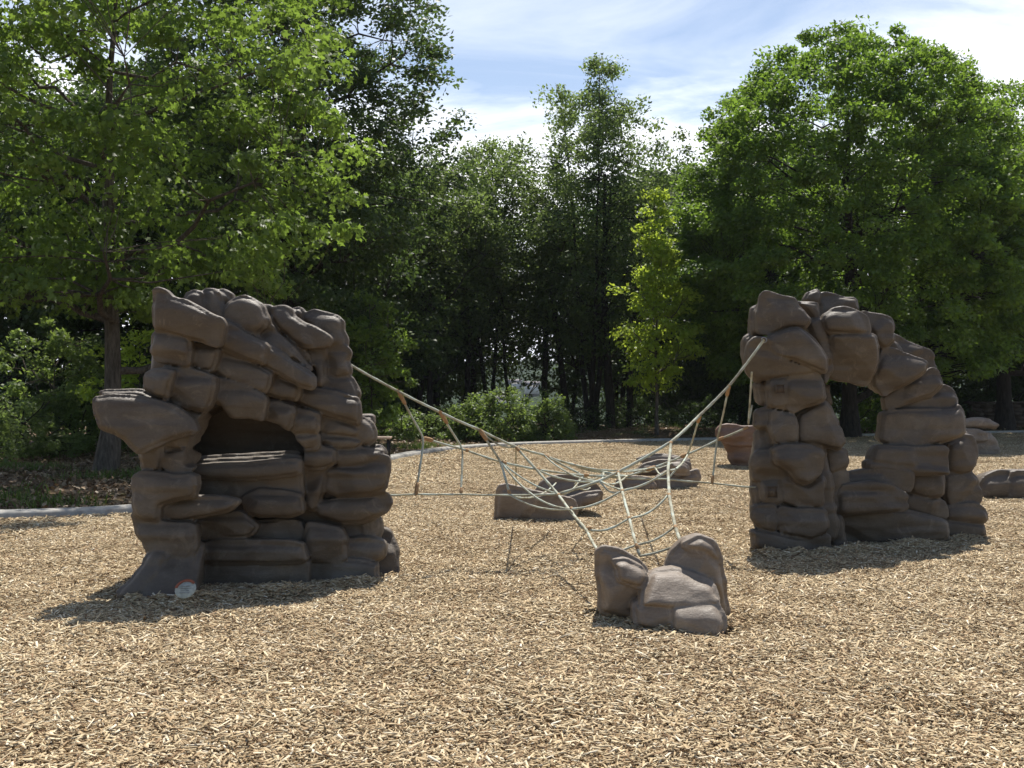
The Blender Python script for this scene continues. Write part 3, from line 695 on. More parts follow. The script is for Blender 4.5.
def knot(p, d, r=0.022, ln=0.07):
    d = np.array(d, float); d /= np.linalg.norm(d)
    t = np.linspace(-0.5, 0.5, 9)
    pts = np.array(p)[None] + t[:, None] * ln * d[None] 
    rad = r * (0.45 + 0.55 * np.sqrt(np.clip(1 - (2 * t) ** 2, 0, 1))) * (1 + RS.uniform(-.12, .12, 9))
    m = Mesh(); m.tube(pts, rad, 8); m.build('knot', M['knot'], net, True)
for n_, nb, ln in [('a1', 'b1', .16), ('a2', 'b2', .16), ('a3', 'b3', .13), ('b1', 'b2', .10), ('c1', 'b1', .12), ('c2', 'b2', .07), ('r1', 's2', .14), ('r2', 's3', .14),
               ('s2', 's1', .08), ('t1', 's2', .09), ('b2', 'b3', .07), ('b3', 'b4', .06), ('a4', 'b4', .07), ('a5', 'b5', .07), ('b4', 'b5', .06), ('b5', 'b6', .07),
               ('c3', 'b3', .06), ('c4', 'f0', .06), ('g1', 'g2', .05), ('g2', 'g3', .05), ('g3', 'g4', .05), ('h2', 'h3', .05), ('h3', 'h4', .05), ('f0', 'g2', .05),
               ('s3', 's4', .10), ('r3', 'h1', .05), ('s1', 's2', .06), ('r4', 'g1', .05), ('s4', 'b6', .12), ('a6', 'a7', .06), ('e1', 'c4', .05)]:
    p = N[n_]; q = N[nb]; d = q - p; d /= np.linalg.norm(d)
    knot(p + d * ln * 0.4, d, 0.015 + 0.004 * (ln > .09), ln)
def eye(k, nrm):
    m = Mesh(); t = np.linspace(0, 2 * PI, 17)
    pts = np.stack([N[k][0] + 0.024 * np.cos(t), np.full(17, N[k][1]), N[k][2] + 0.024 * np.sin(t)], 1)
    m.tube(pts, 0.006, 6); return m
eye('r0', 0).build('rope_anchor', M['steel'], rock_right, True)
eye('a0', 0).build('rope_anchor', M['steel'], rock_left, True)

# ================================================================== ground
KERB = np.array([(-26, 8.6), (-14, 10.9), (-9, 11.6), (-6, 11.95), (-4.7, 12.4), (-3.7, 13.6), (-3.2, 15.6), (-3.0, 18.2), (-2.6, 21.2), (-1.75, 24.4), (-0.3, 26.5),
                 (2.4, 27.9), (5.3, 29.0), (10.5, 31.4), (14.8, 33.2), (19, 34.6), (26, 35.0)], float)
def smooth_line(p, it=3):
    for _ in range(it):
        q = [p[0]]
        for a, b in zip(p[:-1], p[1:]): q += [0.75 * a + 0.25 * b, 0.25 * a + 0.75 * b]
        q.append(p[-1]); p = np.array(q)
    return p
KL = smooth_line(KERB)
PLAY = np.concatenate([KL, [(26, -4), (-26, -4)]])
def inside(px_, py_, poly=PLAY):
    c = np.zeros(px_.shape, bool)
    x1, y1 = poly[:, 0], poly[:, 1]; x2, y2 = np.roll(x1, 1), np.roll(y1, 1)
    for i in range(len(poly)):
        cond = ((y1[i] > py_) != (y2[i] > py_)) & (px_ < (x2[i] - x1[i]) * (py_ - y1[i]) / (y2[i] - y1[i] + 1e-12) + x1[i])
        c ^= cond
    return c
def line_dist(x, y, L_=KL):
    d = np.full(x.shape, 1e9)
    for a, b in zip(L_[:-1], L_[1:]):
        e = b - a; t = np.clip(((x - a[0]) * e[0] + (y - a[1]) * e[1]) / (e @ e + 1e-9), 0, 1)
        d = np.minimum(d, np.hypot(x - a[0] - t * e[0], y - a[1] - t * e[1]))
    return d
def terrain(x, y):
    out = ~inside(x, y); d = np.where(out, line_dist(x, y), 0)
    n = 0.10 * np.sin(x * 0.9 + 1.3 * np.sin(y * 0.4)) * np.cos(y * 0.7 + x * 0.3)
    z = np.where(out, np.minimum(d / 2.5, 1) * (0.09 + n), 0)
    z += 0.22 * np.exp(-(((x - 4.6) / 2.6) ** 2 + ((y - 31.5) / 1.6) ** 2))
    z -= np.where(out, np.clip(d - 3, 0, 14) * 0.030, 0)
    z -= np.clip((y - 50) / 10, 0, 1) ** 2 * 1.0 + np.clip(y - 60, 0, 260) * 0.075 
    z = np.where(y > 330, -19.5 + 0 * z, z)
    return z - 0.012
def sheet():
    xs = np.concatenate([[-700, -500, -250, -120, -60, -36], np.arange(-26, 27, 0.75), [36, 60, 120, 250, 500, 700]])
    ys = np.concatenate([[-60, -20, -8], np.arange(-3, 48, 0.75), [50, 53, 56, 60, 66, 75, 90, 120, 180, 260, 329, 340, 500, 720]])
    X, Y = np.meshgrid(xs, ys); Z = terrain(X.ravel(), Y.ravel()).reshape(X.shape)
    ny, nx = X.shape; i = np.arange(ny - 1)[:, None] * nx + np.arange(nx - 1)[None, :]
    q = np.stack([i, i + 1, i + nx + 1, i + nx], -1).reshape(-1, 4)
    # the playground hole stays as flat ground under the mulch sheet
    V = np.stack([X, Y, Z], -1).reshape(-1, 3)
    ins = inside(V[:, 0], V[:, 1]); V[ins, 2] -= 0.09
    tag(link('ground', mesh_faces('ground', V, [q]), M['floor'], None, True), kind='structure')
sheet()
def mulch_sheet():
    pts = PLAY; n = len(pts)
    V = np.concatenate([np.c_[pts, np.full(n, -0.03)], np.c_[pts, np.full(n, -0.12)]])
    me = bpy.data.meshes.new('mulch_bed')
    me.from_pydata([tuple(v) for v in V], [], [tuple(range(n))[::-1]] + [(i, (i + 1) % n, n + (i + 1) % n, n + i) for i in range(n)])
    o = link('mulch_bed', me, M['mulch']); tag(o, kind='structure')
mulch_sheet()
def kerb():
    p = KL; T = np.gradient(p, axis=0); T /= np.linalg.norm(T, axis=1)[:, None]; Nn = np.c_[-T[:, 1], T[:, 0]]
    prof = [(-0.02, -0.08), (-0.02, 0.05), (0.01, 0.075), (0.22, 0.078), (0.25, 0.05), (0.25, -0.08)]
    V = np.concatenate([np.c_[p + Nn * a, np.full(len(p), b)] for a, b in prof]); n = len(p)
    q = []
    for k in range(len(prof) - 1):
        i = np.arange(n - 1); q.append(np.stack([k * n + i, k * n + i + 1, (k + 1) * n + i + 1, (k + 1) * n + i], 1))
    tag(link('kerb', mesh_faces('kerb', V, [np.concatenate(q)]), M['kerb']), kind='structure')
kerb()

def chips(n, area, rng, ls=1.0, z0=0.0, bump=True):
    """flat splinters: 8 vertices, 5 faces each"""
    x = rng.uniform(area[0], area[1], n); y = rng.uniform(area[2], area[3], n)
    return chips_at(x, y, rng, ls, z0, bump, area)
def chips_at(x, y, rng, ls=1.0, z0=0.0, bump=False, area=None):
    n = len(x)
    ln = np.clip(rng.lognormal(-3.35, 0.42, n), 0.014, 0.105) * ls; w = ln * rng.uniform(0.14, 0.42, n); w = np.clip(w, 0.005, 0.02 * ls); th = rng.uniform(0.0015, 0.005, n) * ls
    yaw = rng.uniform(0, 2 * PI, n); pit = rng.normal(0, 0.19, n); rol = rng.normal(0, 0.28, n)
    z = z0 - 0.012 + rng.uniform(0.0, 0.026, n) + 0.5 * ln * np.abs(np.sin(pit)) * 0.8
    if bump:
        u = (x - area[0]) / (area[1] - area[0]); v = (y - area[2]) / (area[3] - area[2])
        edge = np.clip(np.minimum(np.minimum(u, 1 - u), np.minimum(v, 1 - v)) * 6, 0, 1)
        ph = rng.uniform(0, 6.28, 6)
        z += edge * 0.012 * (np.sin(x * 5 + ph[0] + 1.5 * np.sin(y * 3 + ph[1])) + np.sin(y * 6.3 + ph[2] + 1.2 * np.sin(x * 4 + ph[3])))
    T = np.array([[-.5, -.35, -.5], [.5, -.15, -.5], [.5, .3, -.5], [-.5, .45, -.5], [-.5, -.35, .5], [.5, -.15, .5], [.5, .3, .5], [-.5, .45, .5]])
    L_ = T[None] + rng.uniform(-.12, .12, (n, 8, 3)) * np.array([1, 1, 0.3])
    a = L_[..., 0] * ln[:, None]; b = L_[..., 1] * w[:, None]; c = L_[..., 2] * th[:, None]
    cr, sr = np.cos(rol)[:, None], np.sin(rol)[:, None]; b, c = b * cr - c * sr, b * sr + c * cr
    cp, sp = np.cos(pit)[:, None], np.sin(pit)[:, None]; a, c = a * cp - c * sp, a * sp + c * cp
    cy, sy = np.cos(yaw)[:, None], np.sin(yaw)[:, None]; a, b = a * cy - b * sy, a * sy + b * cy
    V = np.stack([a + x[:, None], b + y[:, None], c + z[:, None]], -1).reshape(-1, 3)
    q = np.array([[4, 5, 6, 7], [0, 1, 5, 4], [1, 2, 6, 5], [2, 3, 7, 6], [3, 0, 4, 7]])
    Q = (q[None] + (np.arange(n) * 8)[:, None, None]).reshape(-1, 4)
    tone = np.repeat(np.clip(rng.beta(2.2, 2.0, n) + rng.normal(0, .04, n), 0, 1), 8)
    return V, Q, tone

def chip_tiles():
    tc = bpy.data.collections.new('chip_tiles')      # never linked to the scene: only instanced on the bed
    for k in range(4):
        V, Q, t = chips(29000, (-1.02, 1.02, -1.02, 1.02), np.random.RandomState(50 + k), 0.78)
        me = mesh_faces('chip_tile', V, [Q], t); me.materials.append(M['chip'])
        tc.objects.link(bpy.data.objects.new('chip_tile', me))
    cen, edge = [], []
    for i in range(-13, 14):
        for j in range(0, 19):
            cx, cy = i * 2.0, j * 2.0 + 1
            if abs(cx) > cy * 0.56 + 4 or cy < 2: continue
            xx = np.array([cx - 1, cx + 1, cx - 1, cx + 1, cx]); yy = np.array([cy - 1, cy - 1, cy + 1, cy + 1, cy])
            ii = inside(xx, yy)
            if ii.all() and line_dist(xx, yy).min() > 0.05: cen.append((cx, cy, 0.0))
            elif ii.any() or line_dist(xx, yy).min() < 1.2: edge.append((cx, cy))
    me = bpy.data.meshes.new('wood_chips'); me.from_pydata(cen, [], [])
    o = bpy.data.objects.new('wood_chips', me); COL.objects.link(o)
    tag(o, 'deep bed of tan shredded wood chips covering the playground', 'wood chips', kind='stuff')
    a = me.attributes.new('turn', 'FLOAT', 'POINT'); a.data.foreach_set('value', RS.randint(0, 4, len(cen)) * PI / 2)
    a = me.attributes.new('pick', 'INT', 'POINT'); a.data.foreach_set('value', RS.randint(0, 4, len(cen)))
    g = bpy.data.node_groups.new('scatter_chips', 'GeometryNodeTree')
    g.interface.new_socket('Geometry', in_out='INPUT', socket_type='NodeSocketGeometry')
    g.interface.new_socket('Geometry', in_out='OUTPUT', socket_type='NodeSocketGeometry')
    gi = g.nodes.new('NodeGroupInput'); go = g.nodes.new('NodeGroupOutput')
    ip = g.nodes.new('GeometryNodeInstanceOnPoints'); ci = g.nodes.new('GeometryNodeCollectionInfo')
    ci.inputs['Collection'].default_value = tc; ci.inputs['Separate Children'].default_value = True; ci.inputs['Reset Children'].default_value = True
    ip.inputs['Pick Instance'].default_value = True
    n1 = g.nodes.new('GeometryNodeInputNamedAttribute'); n1.data_type = 'FLOAT'; n1.inputs[0].default_value = 'turn'
    n2 = g.nodes.new('GeometryNodeInputNamedAttribute'); n2.data_type = 'INT'; n2.inputs[0].default_value = 'pick'
    cx_ = g.nodes.new('ShaderNodeCombineXYZ')
    g.links.new(n1.outputs['Attribute'], cx_.inputs[2]); g.links.new(gi.outputs[0], ip.inputs['Points']); g.links.new(ci.outputs[0], ip.inputs['Instance'])
    g.links.new(cx_.outputs[0], ip.inputs['Rotation']); g.links.new(n2.outputs['Attribute'], ip.inputs['Instance Index']); g.links.new(ip.outputs[0], go.inputs[0])
    md = o.modifiers.new('scatter', 'NODES'); md.node_group = g
    # the strip beside the kerb, clipped to the bed
    rng = np.random.RandomState(77); n = len(edge) * 4 * 1500
    e = np.array(edge)[rng.randint(0, len(edge), n)]
    x = e[:, 0] + rng.uniform(-1, 1, n); y = e[:, 1] + rng.uniform(-1, 1, n)
    keep = inside(x, y); x, y = x[keep], y[keep]; dd = line_dist(x, y) > 0.05
    V, Q, t = chips_at(x[dd], y[dd], rng, 1.35)
    tag(link('kerbside_chips', mesh_faces('kerbside_chips', V, [Q], t), M['chip']), 'strip of tan wood chips lying against the curved concrete kerb', 'wood chips', kind='stuff')
chip_tiles()

# chips heaped against the feet of the rocks and boulders
def heap():
    rng = np.random.RandomState(5)
    segs = [(-2.75, 7.35, -2.25, 7.25), (-2.45, 7.35, -1.0, 8.1), (2.3, 9.4, 3.0, 9.45), (3.0, 9.5, 4.9, 10.5), (0.5, 6.95, 0.9, 6.6), (0.9, 6.58, 1.45, 6.65)]
    X, Y, Z = [], [], []
    for x0, y0, x1, y1 in segs:
        n = int(4200 * math.hypot(x1 - x0, y1 - y0)); t = rng.uniform(0, 1, n); s_ = rng.normal(0, 0.09, n)
        L_ = math.hypot(x1 - x0, y1 - y0); X.append(x0 + (x1 - x0) * t + s_ * (y1 - y0) / L_); Y.append(y0 + (y1 - y0) * t - s_ * (x1 - x0) / L_)
        Z.append(0.05 * np.exp(-(s_ / 0.10) ** 2) * (0.6 + 0.4 * np.sin(t * 17)))
    X, Y, Z = map(np.concatenate, (X, Y, Z))
    V, Q, t = chips_at(X, Y, rng, 1.0, Z)
    tag(link('heaped_chips', mesh_faces('heaped_chips', V, [Q], t), M['chip']), 'loose wood chips kicked up against the feet of the climbing rocks', 'wood chips', kind='stuff')
heap()

# ================================================================== leaves and trees
LEAF = np.array([[0, 0, 0], [0.42, 0.30, 0.05], [1, 0, -0.10], [0.42, -0.30, 0.05]])
LOBED = np.array([[0, 0, 0], [0.18, 0.34, 0.03], [0.36, 0.16, 0.04], [0.60, 0.46, -0.02], [0.68, 0.15, 0.02], [1.05, 0, -0.12], [0.68, -0.15, 0.02], [0.60, -0.46, -0.02], [0.36, -0.16, 0.04], [0.18, -0.34, 0.03]])
def leaves(C, size, tone, rng, out=None, tmpl=LEAF, droop=0.25, up=0.55, puff=None):
    n = len(C)
    d = rng.normal(0, 1, (n, 3)); d[:, 2] *= 0.6
    if out is not None: d += out * 0.9
    d[:, 2] -= droop; d /= np.linalg.norm(d, axis=1)[:, None] + 1e-9
    nn = rng.normal(0, 1, (n, 3)) * (1 - up); nn[:, 2] += up * 1.3
    if puff is not None: nn += puff * 1.1
    w = np.cross(nn, d); w /= np.linalg.norm(w, axis=1)[:, None] + 1e-9; m = np.cross(d, w)
    s = (size * rng.uniform(0.65, 1.3, n))[:, None, None]
    V = C[:, None, :] + s * (tmpl[None, :, 0:1] * d[:, None] + tmpl[None, :, 1:2] * w[:, None] + tmpl[None, :, 2:3] * m[:, None])
    k = len(tmpl)
    return V.reshape(-1, 3), (np.arange(n) * k)[:, None] + np.arange(k)[None, :], np.repeat(np.clip(tone, 0, 1), k)

def branch_pts(a, b, rng, n=5, wig=0.06, sag=0.0):
    t = np.linspace(0, 1, n)[:, None]; L_ = np.linalg.norm(b - a)
    p = a * (1 - t) + b * t
    p[1:-1] += rng.normal(0, wig * L_, (n - 2, 3)) * 0.6
    p[:, 2] += sag * L_ * (4 * t * (1 - t))[:, 0]
    return p

def make_tree(prefix, base, height, R, crown0, trunk_r, leaf, bark, n_clump, per, clump_r, leaf_size, seed, label=None, cat='tree', group=None,
              shape=None, lean=(0, 0), limbs=12, tmpl=LEAF, shell=0.45, lobes=0.22, flat=0.55, fork=0, tone_mu=0.5, up=0.55, limb_rise=0.5, trunk_top=0.92, squash=1.0, twig=True, outer=0.0):
    """crown: clumps of leaves through an uneven envelope; every clump hangs on a branch that leaves a limb"""
    rng = np.random.RandomState(seed)
    root = thing(prefix, base, label or 'tree', cat, group); root['_local'] = 1
    shape = shape or (lambda t: np.sqrt(np.clip(1 - (2 * t - 0.85) ** 2 / 1.35, 0, 1)))
    # trunk(s)
    m = Mesh(); n = 12; z = np.linspace(0, height * trunk_top, n)
    trunks = []
    for f in range(fork + 1):
        wob = np.cumsum(rng.normal(0, 0.035 * height / 12, (n, 2)), 0); wob[0] = 0
        spread = 0 if f == 0 and fork == 0 else 1
        ang = f * 2 * PI / (fork + 1) + rng.uniform(0, 1)
        off = np.outer(np.linspace(0, 1, n) ** 1.0, [math.cos(ang), math.sin(ang)]) * height * 0.10 * spread
        tp = np.c_[wob + off + np.outer(z / height, lean), z]
        tp[0, 2] = -0.15
        rad = trunk_r * (1 - 0.93 * (z / (height * trunk_top)) ** 0.85) * (0.75 if fork else 1); rad[0] *= 1.45; rad = np.maximum(rad, 0.012)
        m.tube(tp, rad, 10 if trunk_r > .1 else 7); trunks.append((tp, rad))
    # clump centres
    Hc = height - crown0
    ph = rng.uniform(0, 2 * PI, 8)
    cs = []
    while len(cs) < n_clump:
        t = rng.uniform(0, 1); s_ = float(shape(t))
        if rng.uniform() > s_ ** 1.3 + 0.04: continue
        a = rng.uniform(0, 2 * PI)
        rr = R * s_ * (1 + lobes * math.sin(3 * a + ph[0] + 4 * t) + lobes * 0.7 * math.sin(5 * a + ph[1] - 7 * t) + rng.normal(0, 0.06))
        u = rng.uniform() ** shell
        if rng.uniform() < outer: u = 0.85 + 0.2 * rng.uniform()
        cs.append((rr * u * math.cos(a) + lean[0] * t, (rr * u * math.sin(a)) * squash + lean[1] * t, crown0 + Hc * t, t, u))
    cs = np.array(cs)
    # limbs
    nodes = []
    for k in range(limbs):
        tp, rad = trunks[k % len(trunks)]
        h0 = crown0 * 0.85 + (height * trunk_top * 0.9 - crown0 * 0.85) * (k / limbs) ** 0.9
        i = min(n - 1, max(1, int(h0 / (height * trunk_top) * (n - 1)))); a0 = tp[i]
        ang = k * 2.4 + rng.uniform(-.4, .4); tt = np.clip((h0 - crown0) / Hc + 0.10, 0.03, 1)
        ln = R * max(0.25, float(shape(tt))) * 0.78
        b0 = a0 + np.array([math.cos(ang) * ln, math.sin(ang) * ln * squash, ln * limb_rise * rng.uniform(0.5, 1.3)])
        b0[2] = min(b0[2], height * 0.97)
        p = branch_pts(a0, b0, rng, 7, 0.05, -0.04)
        r0 = max(0.014, min(rad[i] * 0.62, trunk_r * 0.5))
        rr = np.linspace(r0, 0.012, 7)
        m.tube(p, rr, 6)
        for q, r_ in zip(p[1:], rr[1:]): nodes.append((*q, r_))
    for tp, rad in trunks:
        for q, r_ in zip(tp[n // 3:], rad[n // 3:]): nodes.append((*q, r_))
    nodes = np.array(nodes)
    if twig:
        for c in cs:
            dd = np.linalg.norm(nodes[:, :3] - c[:3], axis=1) + np.clip(nodes[:, 2] - c[2], 0, None) * 1.2
            q = nodes[np.argmin(dd)]
            p = branch_pts(q[:3], c[:3], rng, 4, 0.06, -0.03)
            m.tube(p, np.linspace(max(0.008, min(0.03, q[3] * 0.6)), 0.005, 4), 4)
    tr = m.build('trunk', bark, root, True)
    # leaves
    cr = clump_r * rng.uniform(0.6, 1.35, len(cs))
    idx = np.repeat(np.arange(len(cs)), per)
    o = rng.normal(0, 1, (len(idx), 3)); o /= np.linalg.norm(o, axis=1)[:, None]; o *= (rng.uniform(0, 1, len(idx)) ** 0.45)[:, None]
    o[:, 2] *= flat
    # dome: pull the rim of every clump down
    o[:, 2] -= 0.30 * (o[:, 0] ** 2 + o[:, 1] ** 2)
    C = cs[idx, :3] + o * cr[idx][:, None]
    outv = C - np.array([0, 0, crown0 + Hc * 0.4]); outv /= np.linalg.norm(outv, axis=1)[:, None] + 1e-9
    ct = rng.normal(0, 0.16, len(cs))
    tone = tone_mu + ct[idx] + rng.normal(0, 0.14, len(idx))
    pf = o * np.array([1, 1, 1 / flat]); pf /= np.linalg.norm(pf, axis=1)[:, None] + 1e-9
    V, Q, t_ = leaves(C, leaf_size, tone, rng, outv, tmpl, up=up, puff=pf)
    link('crown', mesh_faces('crown', V, [Q], t_), leaf, root)
    return root

def copy_tree(src, loc, rz, sc, label, name=None, group=None):
    r = src.copy(); COL.objects.link(r); r.location = loc; r.rotation_euler = (0, 0, rz); r.scale = sc
    r['label'] = label
    if group: r['group'] = group
    for ch in list(src.children):
        c = ch.copy(); COL.objects.link(c); c.parent = r
    return r
def G(px, Y): # ground point seen at column px
    x = (px - CX) / F * Y
    return (x, Y, float(terrain(np.array([x]), np.array([Y]))[0]))

egg = lambda t: np.clip(np.sin(PI * (0.10 + 0.88 * t)) ** 0.55, 0, 1)
cone = lambda t: np.clip((1.04 - t) ** 0.75 * min(1, 0.45 + t * 3), 0, 1)
tall = lambda t: np.clip(np.sin(PI * (0.06 + 0.92 * t)) ** 0.7, 0, 1)
dome = lambda t: np.clip(min(1.0, (0.74 + 0.9 * t)) * max(0, 1 - t ** 2.9) ** 0.5, 0, 1)

# 1 the near tree at the left
make_tree('oak_tree', G(105, 18.4), 10.8, 5.4, 2.9, 0.18, M['leaf_near'], M['bark'], 440, 100, 0.56, 0.125, 101,
          'nearest tree on the left, light green leaves on a thick grey trunk', 'tree',
          shape=lambda t: np.clip(0.62 + 0.75 * t, 0, 1) * math.sqrt(max(0, 1 - t ** 4)), limbs=20, tmpl=LOBED, flat=0.42, shell=0.55, limb_rise=0.45, squash=0.82, tone_mu=0.5, lobes=0.16, up=0.5)
# 2 big dark oak behind the climbing rock
make_tree('dark_oak_tree', G(282, 27.0), 17.0, 4.1, 2.2, 0.26, M['leaf_dark'], M['bark_dark'], 900, 120, 0.60, 0.13, 102,
          'tall dark green oak rising out of the picture behind the left climbing rock', 'tree', shape=egg, limbs=22, flat=0.5, shell=0.5, lobes=0.10, outer=.3)
# 6 the big maple
make_tree('maple_tree', G(850, 31.0), 12.2, 5.1, 1.9, 0.26, M['leaf_maple'], M['bark_dark'], 1500, 150, 0.45, 0.125, 108,
          'big round dense maple with tiered bright green foliage behind the right climbing arch', 'tree', shape=dome, limbs=24, flat=0.62, shell=0.42, lobes=0.015, outer=0.75, tone_mu=0.55, up=0.55)
# 7 tree at the right edge
make_tree('maple_tree', G(1005, 35.5), 12.0, 4.2, 2.6, 0.28, M['leaf_maple'], M['bark_dark'], 800, 130, 0.48, 0.13, 107,
          'maple with a thick dark trunk at the right edge, behind the low stone wall', 'tree', shape=dome, limbs=18, flat=0.6, shell=0.45, lobes=0.12, outer=.4)
# 5 young lime-green tree
make_tree('sapling', G(657, 30.0), 7.1, 1.5, 1.4, 0.06, M['leaf_young'], M['bark'], 130, 80, 0.36, 0.12, 105,
          'slender young tree with bright yellow green leaves standing on the mulch mound', 'tree', shape=cone, limbs=14, flat=0.45, limb_rise=0.7, tone_mu=0.6, lobes=0.25, shell=.7)
# 4 tall slender trees in the middle
A1 = make_tree('locust_tree', G(592, 35.5), 12.9, 2.9, 2.8, 0.15, M['leaf_soft'], M['bark_dark'], 420, 95, 0.50, 0.12, 110,
          'tallest feathery tree in the middle, on several thin dark stems', 'tree', shape=tall, limbs=16, fork=2, flat=0.8, shell=0.6, lobes=0.2, limb_rise=1.0, tone_mu=0.45)
A2 = make_tree('locust_tree', G(490, 37.5), 10.6, 3.2, 3.5, 0.13, M['leaf_soft'], M['bark_dark'], 420, 95, 0.55, 0.12, 111,
          'feathery grey green tree left of the tallest one, just right of the tall dark oak', 'tree', shape=tall, limbs=14, fork=1, flat=0.8, shell=0.6, limb_rise=0.9, tone_mu=0.5)
A3 = make_tree('locust_tree', G(428, 34.0), 9.6, 2.4, 2.0, 0.12, M['leaf_soft'], M['bark_dark'], 200, 85, 0.5, 0.12, 112,
          'slim tree with a thin bare stem just right of the left climbing rock', 'tree', shape=tall, limbs=12, flat=0.7, shell=0.6, limb_rise=0.8, tone_mu=0.4)
# background forest: four more kinds, copied
B1 = make_tree('forest_tree', G(466, 43.0), 10.2, 3.1, 1.7, 0.15, M['leaf_dark'], M['bark_dark'], 210, 85, 0.62, 0.17, 120,
          'dark forest tree behind the left end of the green bushes', 'tree', shape=tall, limbs=12, fork=1, flat=0.7, shell=0.6, group='dark forest trees behind the playground')
B2 = make_tree('forest_tree', G(715, 42.0), 10.4, 3.6, 0.7, 0.20, M['leaf_dark'], M['bark_dark'], 340, 90, 0.70, 0.18, 121,
          'dark bushy forest tree filling the gap right of the young lime tree', 'tree', shape=egg, limbs=14, flat=0.6, shell=0.6, group='dark forest trees behind the playground')
B3 = make_tree('forest_tree', G(20, 30.0), 11.0, 3.4, 0.8, 0.18, M['leaf_dark'], M['bark_dark'], 330, 90, 0.65, 0.17, 122,
          'dark forest tree at the far left edge behind the small saplings', 'tree', shape=egg, limbs=14, flat=0.6, shell=0.6, group='dark forest trees behind the playground')
spots = [
 (B2, 165, 33, 1.2, 'dark tree seen between the left tree trunk and the left climbing rock'),
 (B2, 335, 33, 0.95, 'dark tree low behind the right edge of the left climbing rock'),
 (B3, -60, 34, 1.25, 'dark tree partly outside the picture beyond the left edge'),
 (B3, 95, 36, 1.2, 'dark tree directly behind the grey trunk of the left tree'),
 (B2, 380, 38, 1.0, 'dark tree behind the bench at the kerb'),
 (B1, 402, 38, 1.0, 'slim dark forest tree just right of the bench'),
 (B1, 432, 41, 1.0, 'slim dark forest tree above the low weedy bushes'),
 (B1, 570, 41, 0.95, 'slim dark forest tree just left of the tallest feathery stems'),
 (B1, 620, 43, 1.1, 'slim dark forest tree just right of the tallest feathery stems'),
 (B2, 650, 46, 1.1, 'dark bushy tree behind the young lime tree'),
 (B2, 745, 40, 1.15, 'dark bushy tree behind the left side of the big maple'),
 (B3, 800, 42, 1.1, 'dark tree behind the big maple above the arch pillar'),
 (B2, 880, 40, 1.05, 'dark bushy tree seen under the big maple right of its trunk'),
 (B2, 940, 43, 1.15, 'dark bushy tree between the big maple and the right edge maple'),
 (B3, 1030, 42, 1.1, 'dark tree behind the right edge maple'),
 (B2, 1100, 40, 1.2, 'dark bushy tree outside the right edge of the picture'),
 (B3, 235, 40, 1.15, 'dark tree hidden behind the tall dark oak'),
]
for k, (src, px, Y, sc, lab) in enumerate(spots):
    copy_tree(src, G(px, Y), k * 1.7 + 0.5, (sc * RS.uniform(.92, 1.08), sc, sc * RS.uniform(.92, 1.06)), lab)
# thin bare stems in the middle grove
def stem(px, Y, h, r, lean, label):
    m = Mesh(); b = G(px, Y); n = 10; t = np.linspace(0, 1, n)
    p = np.c_[b[0] + lean * t + np.cumsum(RS.normal(0, .04, n)), np.full(n, b[1]), b[2] - 0.1 + h * t]
    m.tube(p, r * (1.15 - 0.8 * t), 7)
    for k in range(5):
        i = 4 + k; a = RS.uniform(0, 2 * PI)
        m.tube(branch_pts(p[i], p[i] + np.array([math.cos(a) * .9, math.sin(a) * .9, .8]), RS, 5, .08), np.linspace(r * .4, .01, 5), 5)
    t_ = thing('slim_tree', b, label, 'tree', 'thin dark trunks in the middle grove')
    m.build('trunk', M['bark_dark'], t_, True)
    c = np.repeat(p[3:], 240, 0) + RS.normal(0, 1, (7 * 240, 3)) * [.75, .75, .5]
    V, Q, tt = leaves(c, 0.15, RS.normal(.4, .15, len(c)), RS)
    link('crown', mesh_faces('crown', V, [Q], tt), M['leaf_dark'], t_)
for px, Y, h, r, ln, lab in [
    (416, 36, 8, .10, .2, 'thin dark trunk just right of the left rope knot'), (441, 38, 8, .13, -.2, 'thin dark trunk left of the bushes'), (462, 37, 7.5, .11, .3, 'dark trunk rising from the left part of the bushes'),
    (470, 39, 8, .14, .1, 'thicker dark trunk behind the left bushes'), (511, 38, 6.5, .07, -.3, 'very thin crooked trunk in front of the far hill'), (548, 37, 8, .12, .1, 'straight dark trunk right of the bright gap'),
    (568, 36.5, 8.5, .12, -1.0, 'dark trunk leaning left beside the tall grove'), (611, 35, 9, .15, -.3, 'thick straight dark trunk right of the bushes'), (628, 36, 8.5, .12, .5, 'dark trunk leaning right beside the lime tree'),
    (597, 38, 8.5, .12, -.9, 'dark trunk leaning left behind the thick straight one')]:
    stem(px, Y, h, r, ln, lab)

# small saplings and bushes
make_tree('sapling', G(55, 25.0), 3.2, 1.25, 0.7, 0.035, M['leaf_bush'], M['bark'], 90, 70, 0.30, 0.11, 130,
          'small airy green sapling left of the thick grey trunk', 'tree', shape=egg, limbs=8, limb_rise=.8)
make_tree('sapling', G(140, 24.0), 3.0, 1.0, 0.5, 0.03, M['leaf_young'], M['bark'], 60, 60, 0.28, 0.11, 131,
          'small light green sapling showing above the pointed rock ledge', 'tree', shape=egg, limbs=7, limb_rise=.8)
make_tree('sapling', G(372, 25.5), 3.9, 1.0, 0.6, 0.03, M['leaf_near'], M['bark'], 80, 70, 0.3, 0.12, 132,
          'light green sapling behind the right edge of the left climbing rock', 'tree', shape=egg, limbs=7, limb_rise=.8)
def bush(px, Y, w, h, seed, label, leaf='leaf_bush', n=60, per=70, ls=0.085):
    return make_tree('bush', G(px, Y), h, w, 0.05, 0.03, M[leaf], M['bark_dark'], n, per, 0.20, ls, seed, label, 'bush', 'bushes along the edge of the wood',
                     shape=lambda t: math.sqrt(max(0, 1 - t ** 2 * .9)), limbs=9, limb_rise=1.0, flat=.9, trunk_top=.7)
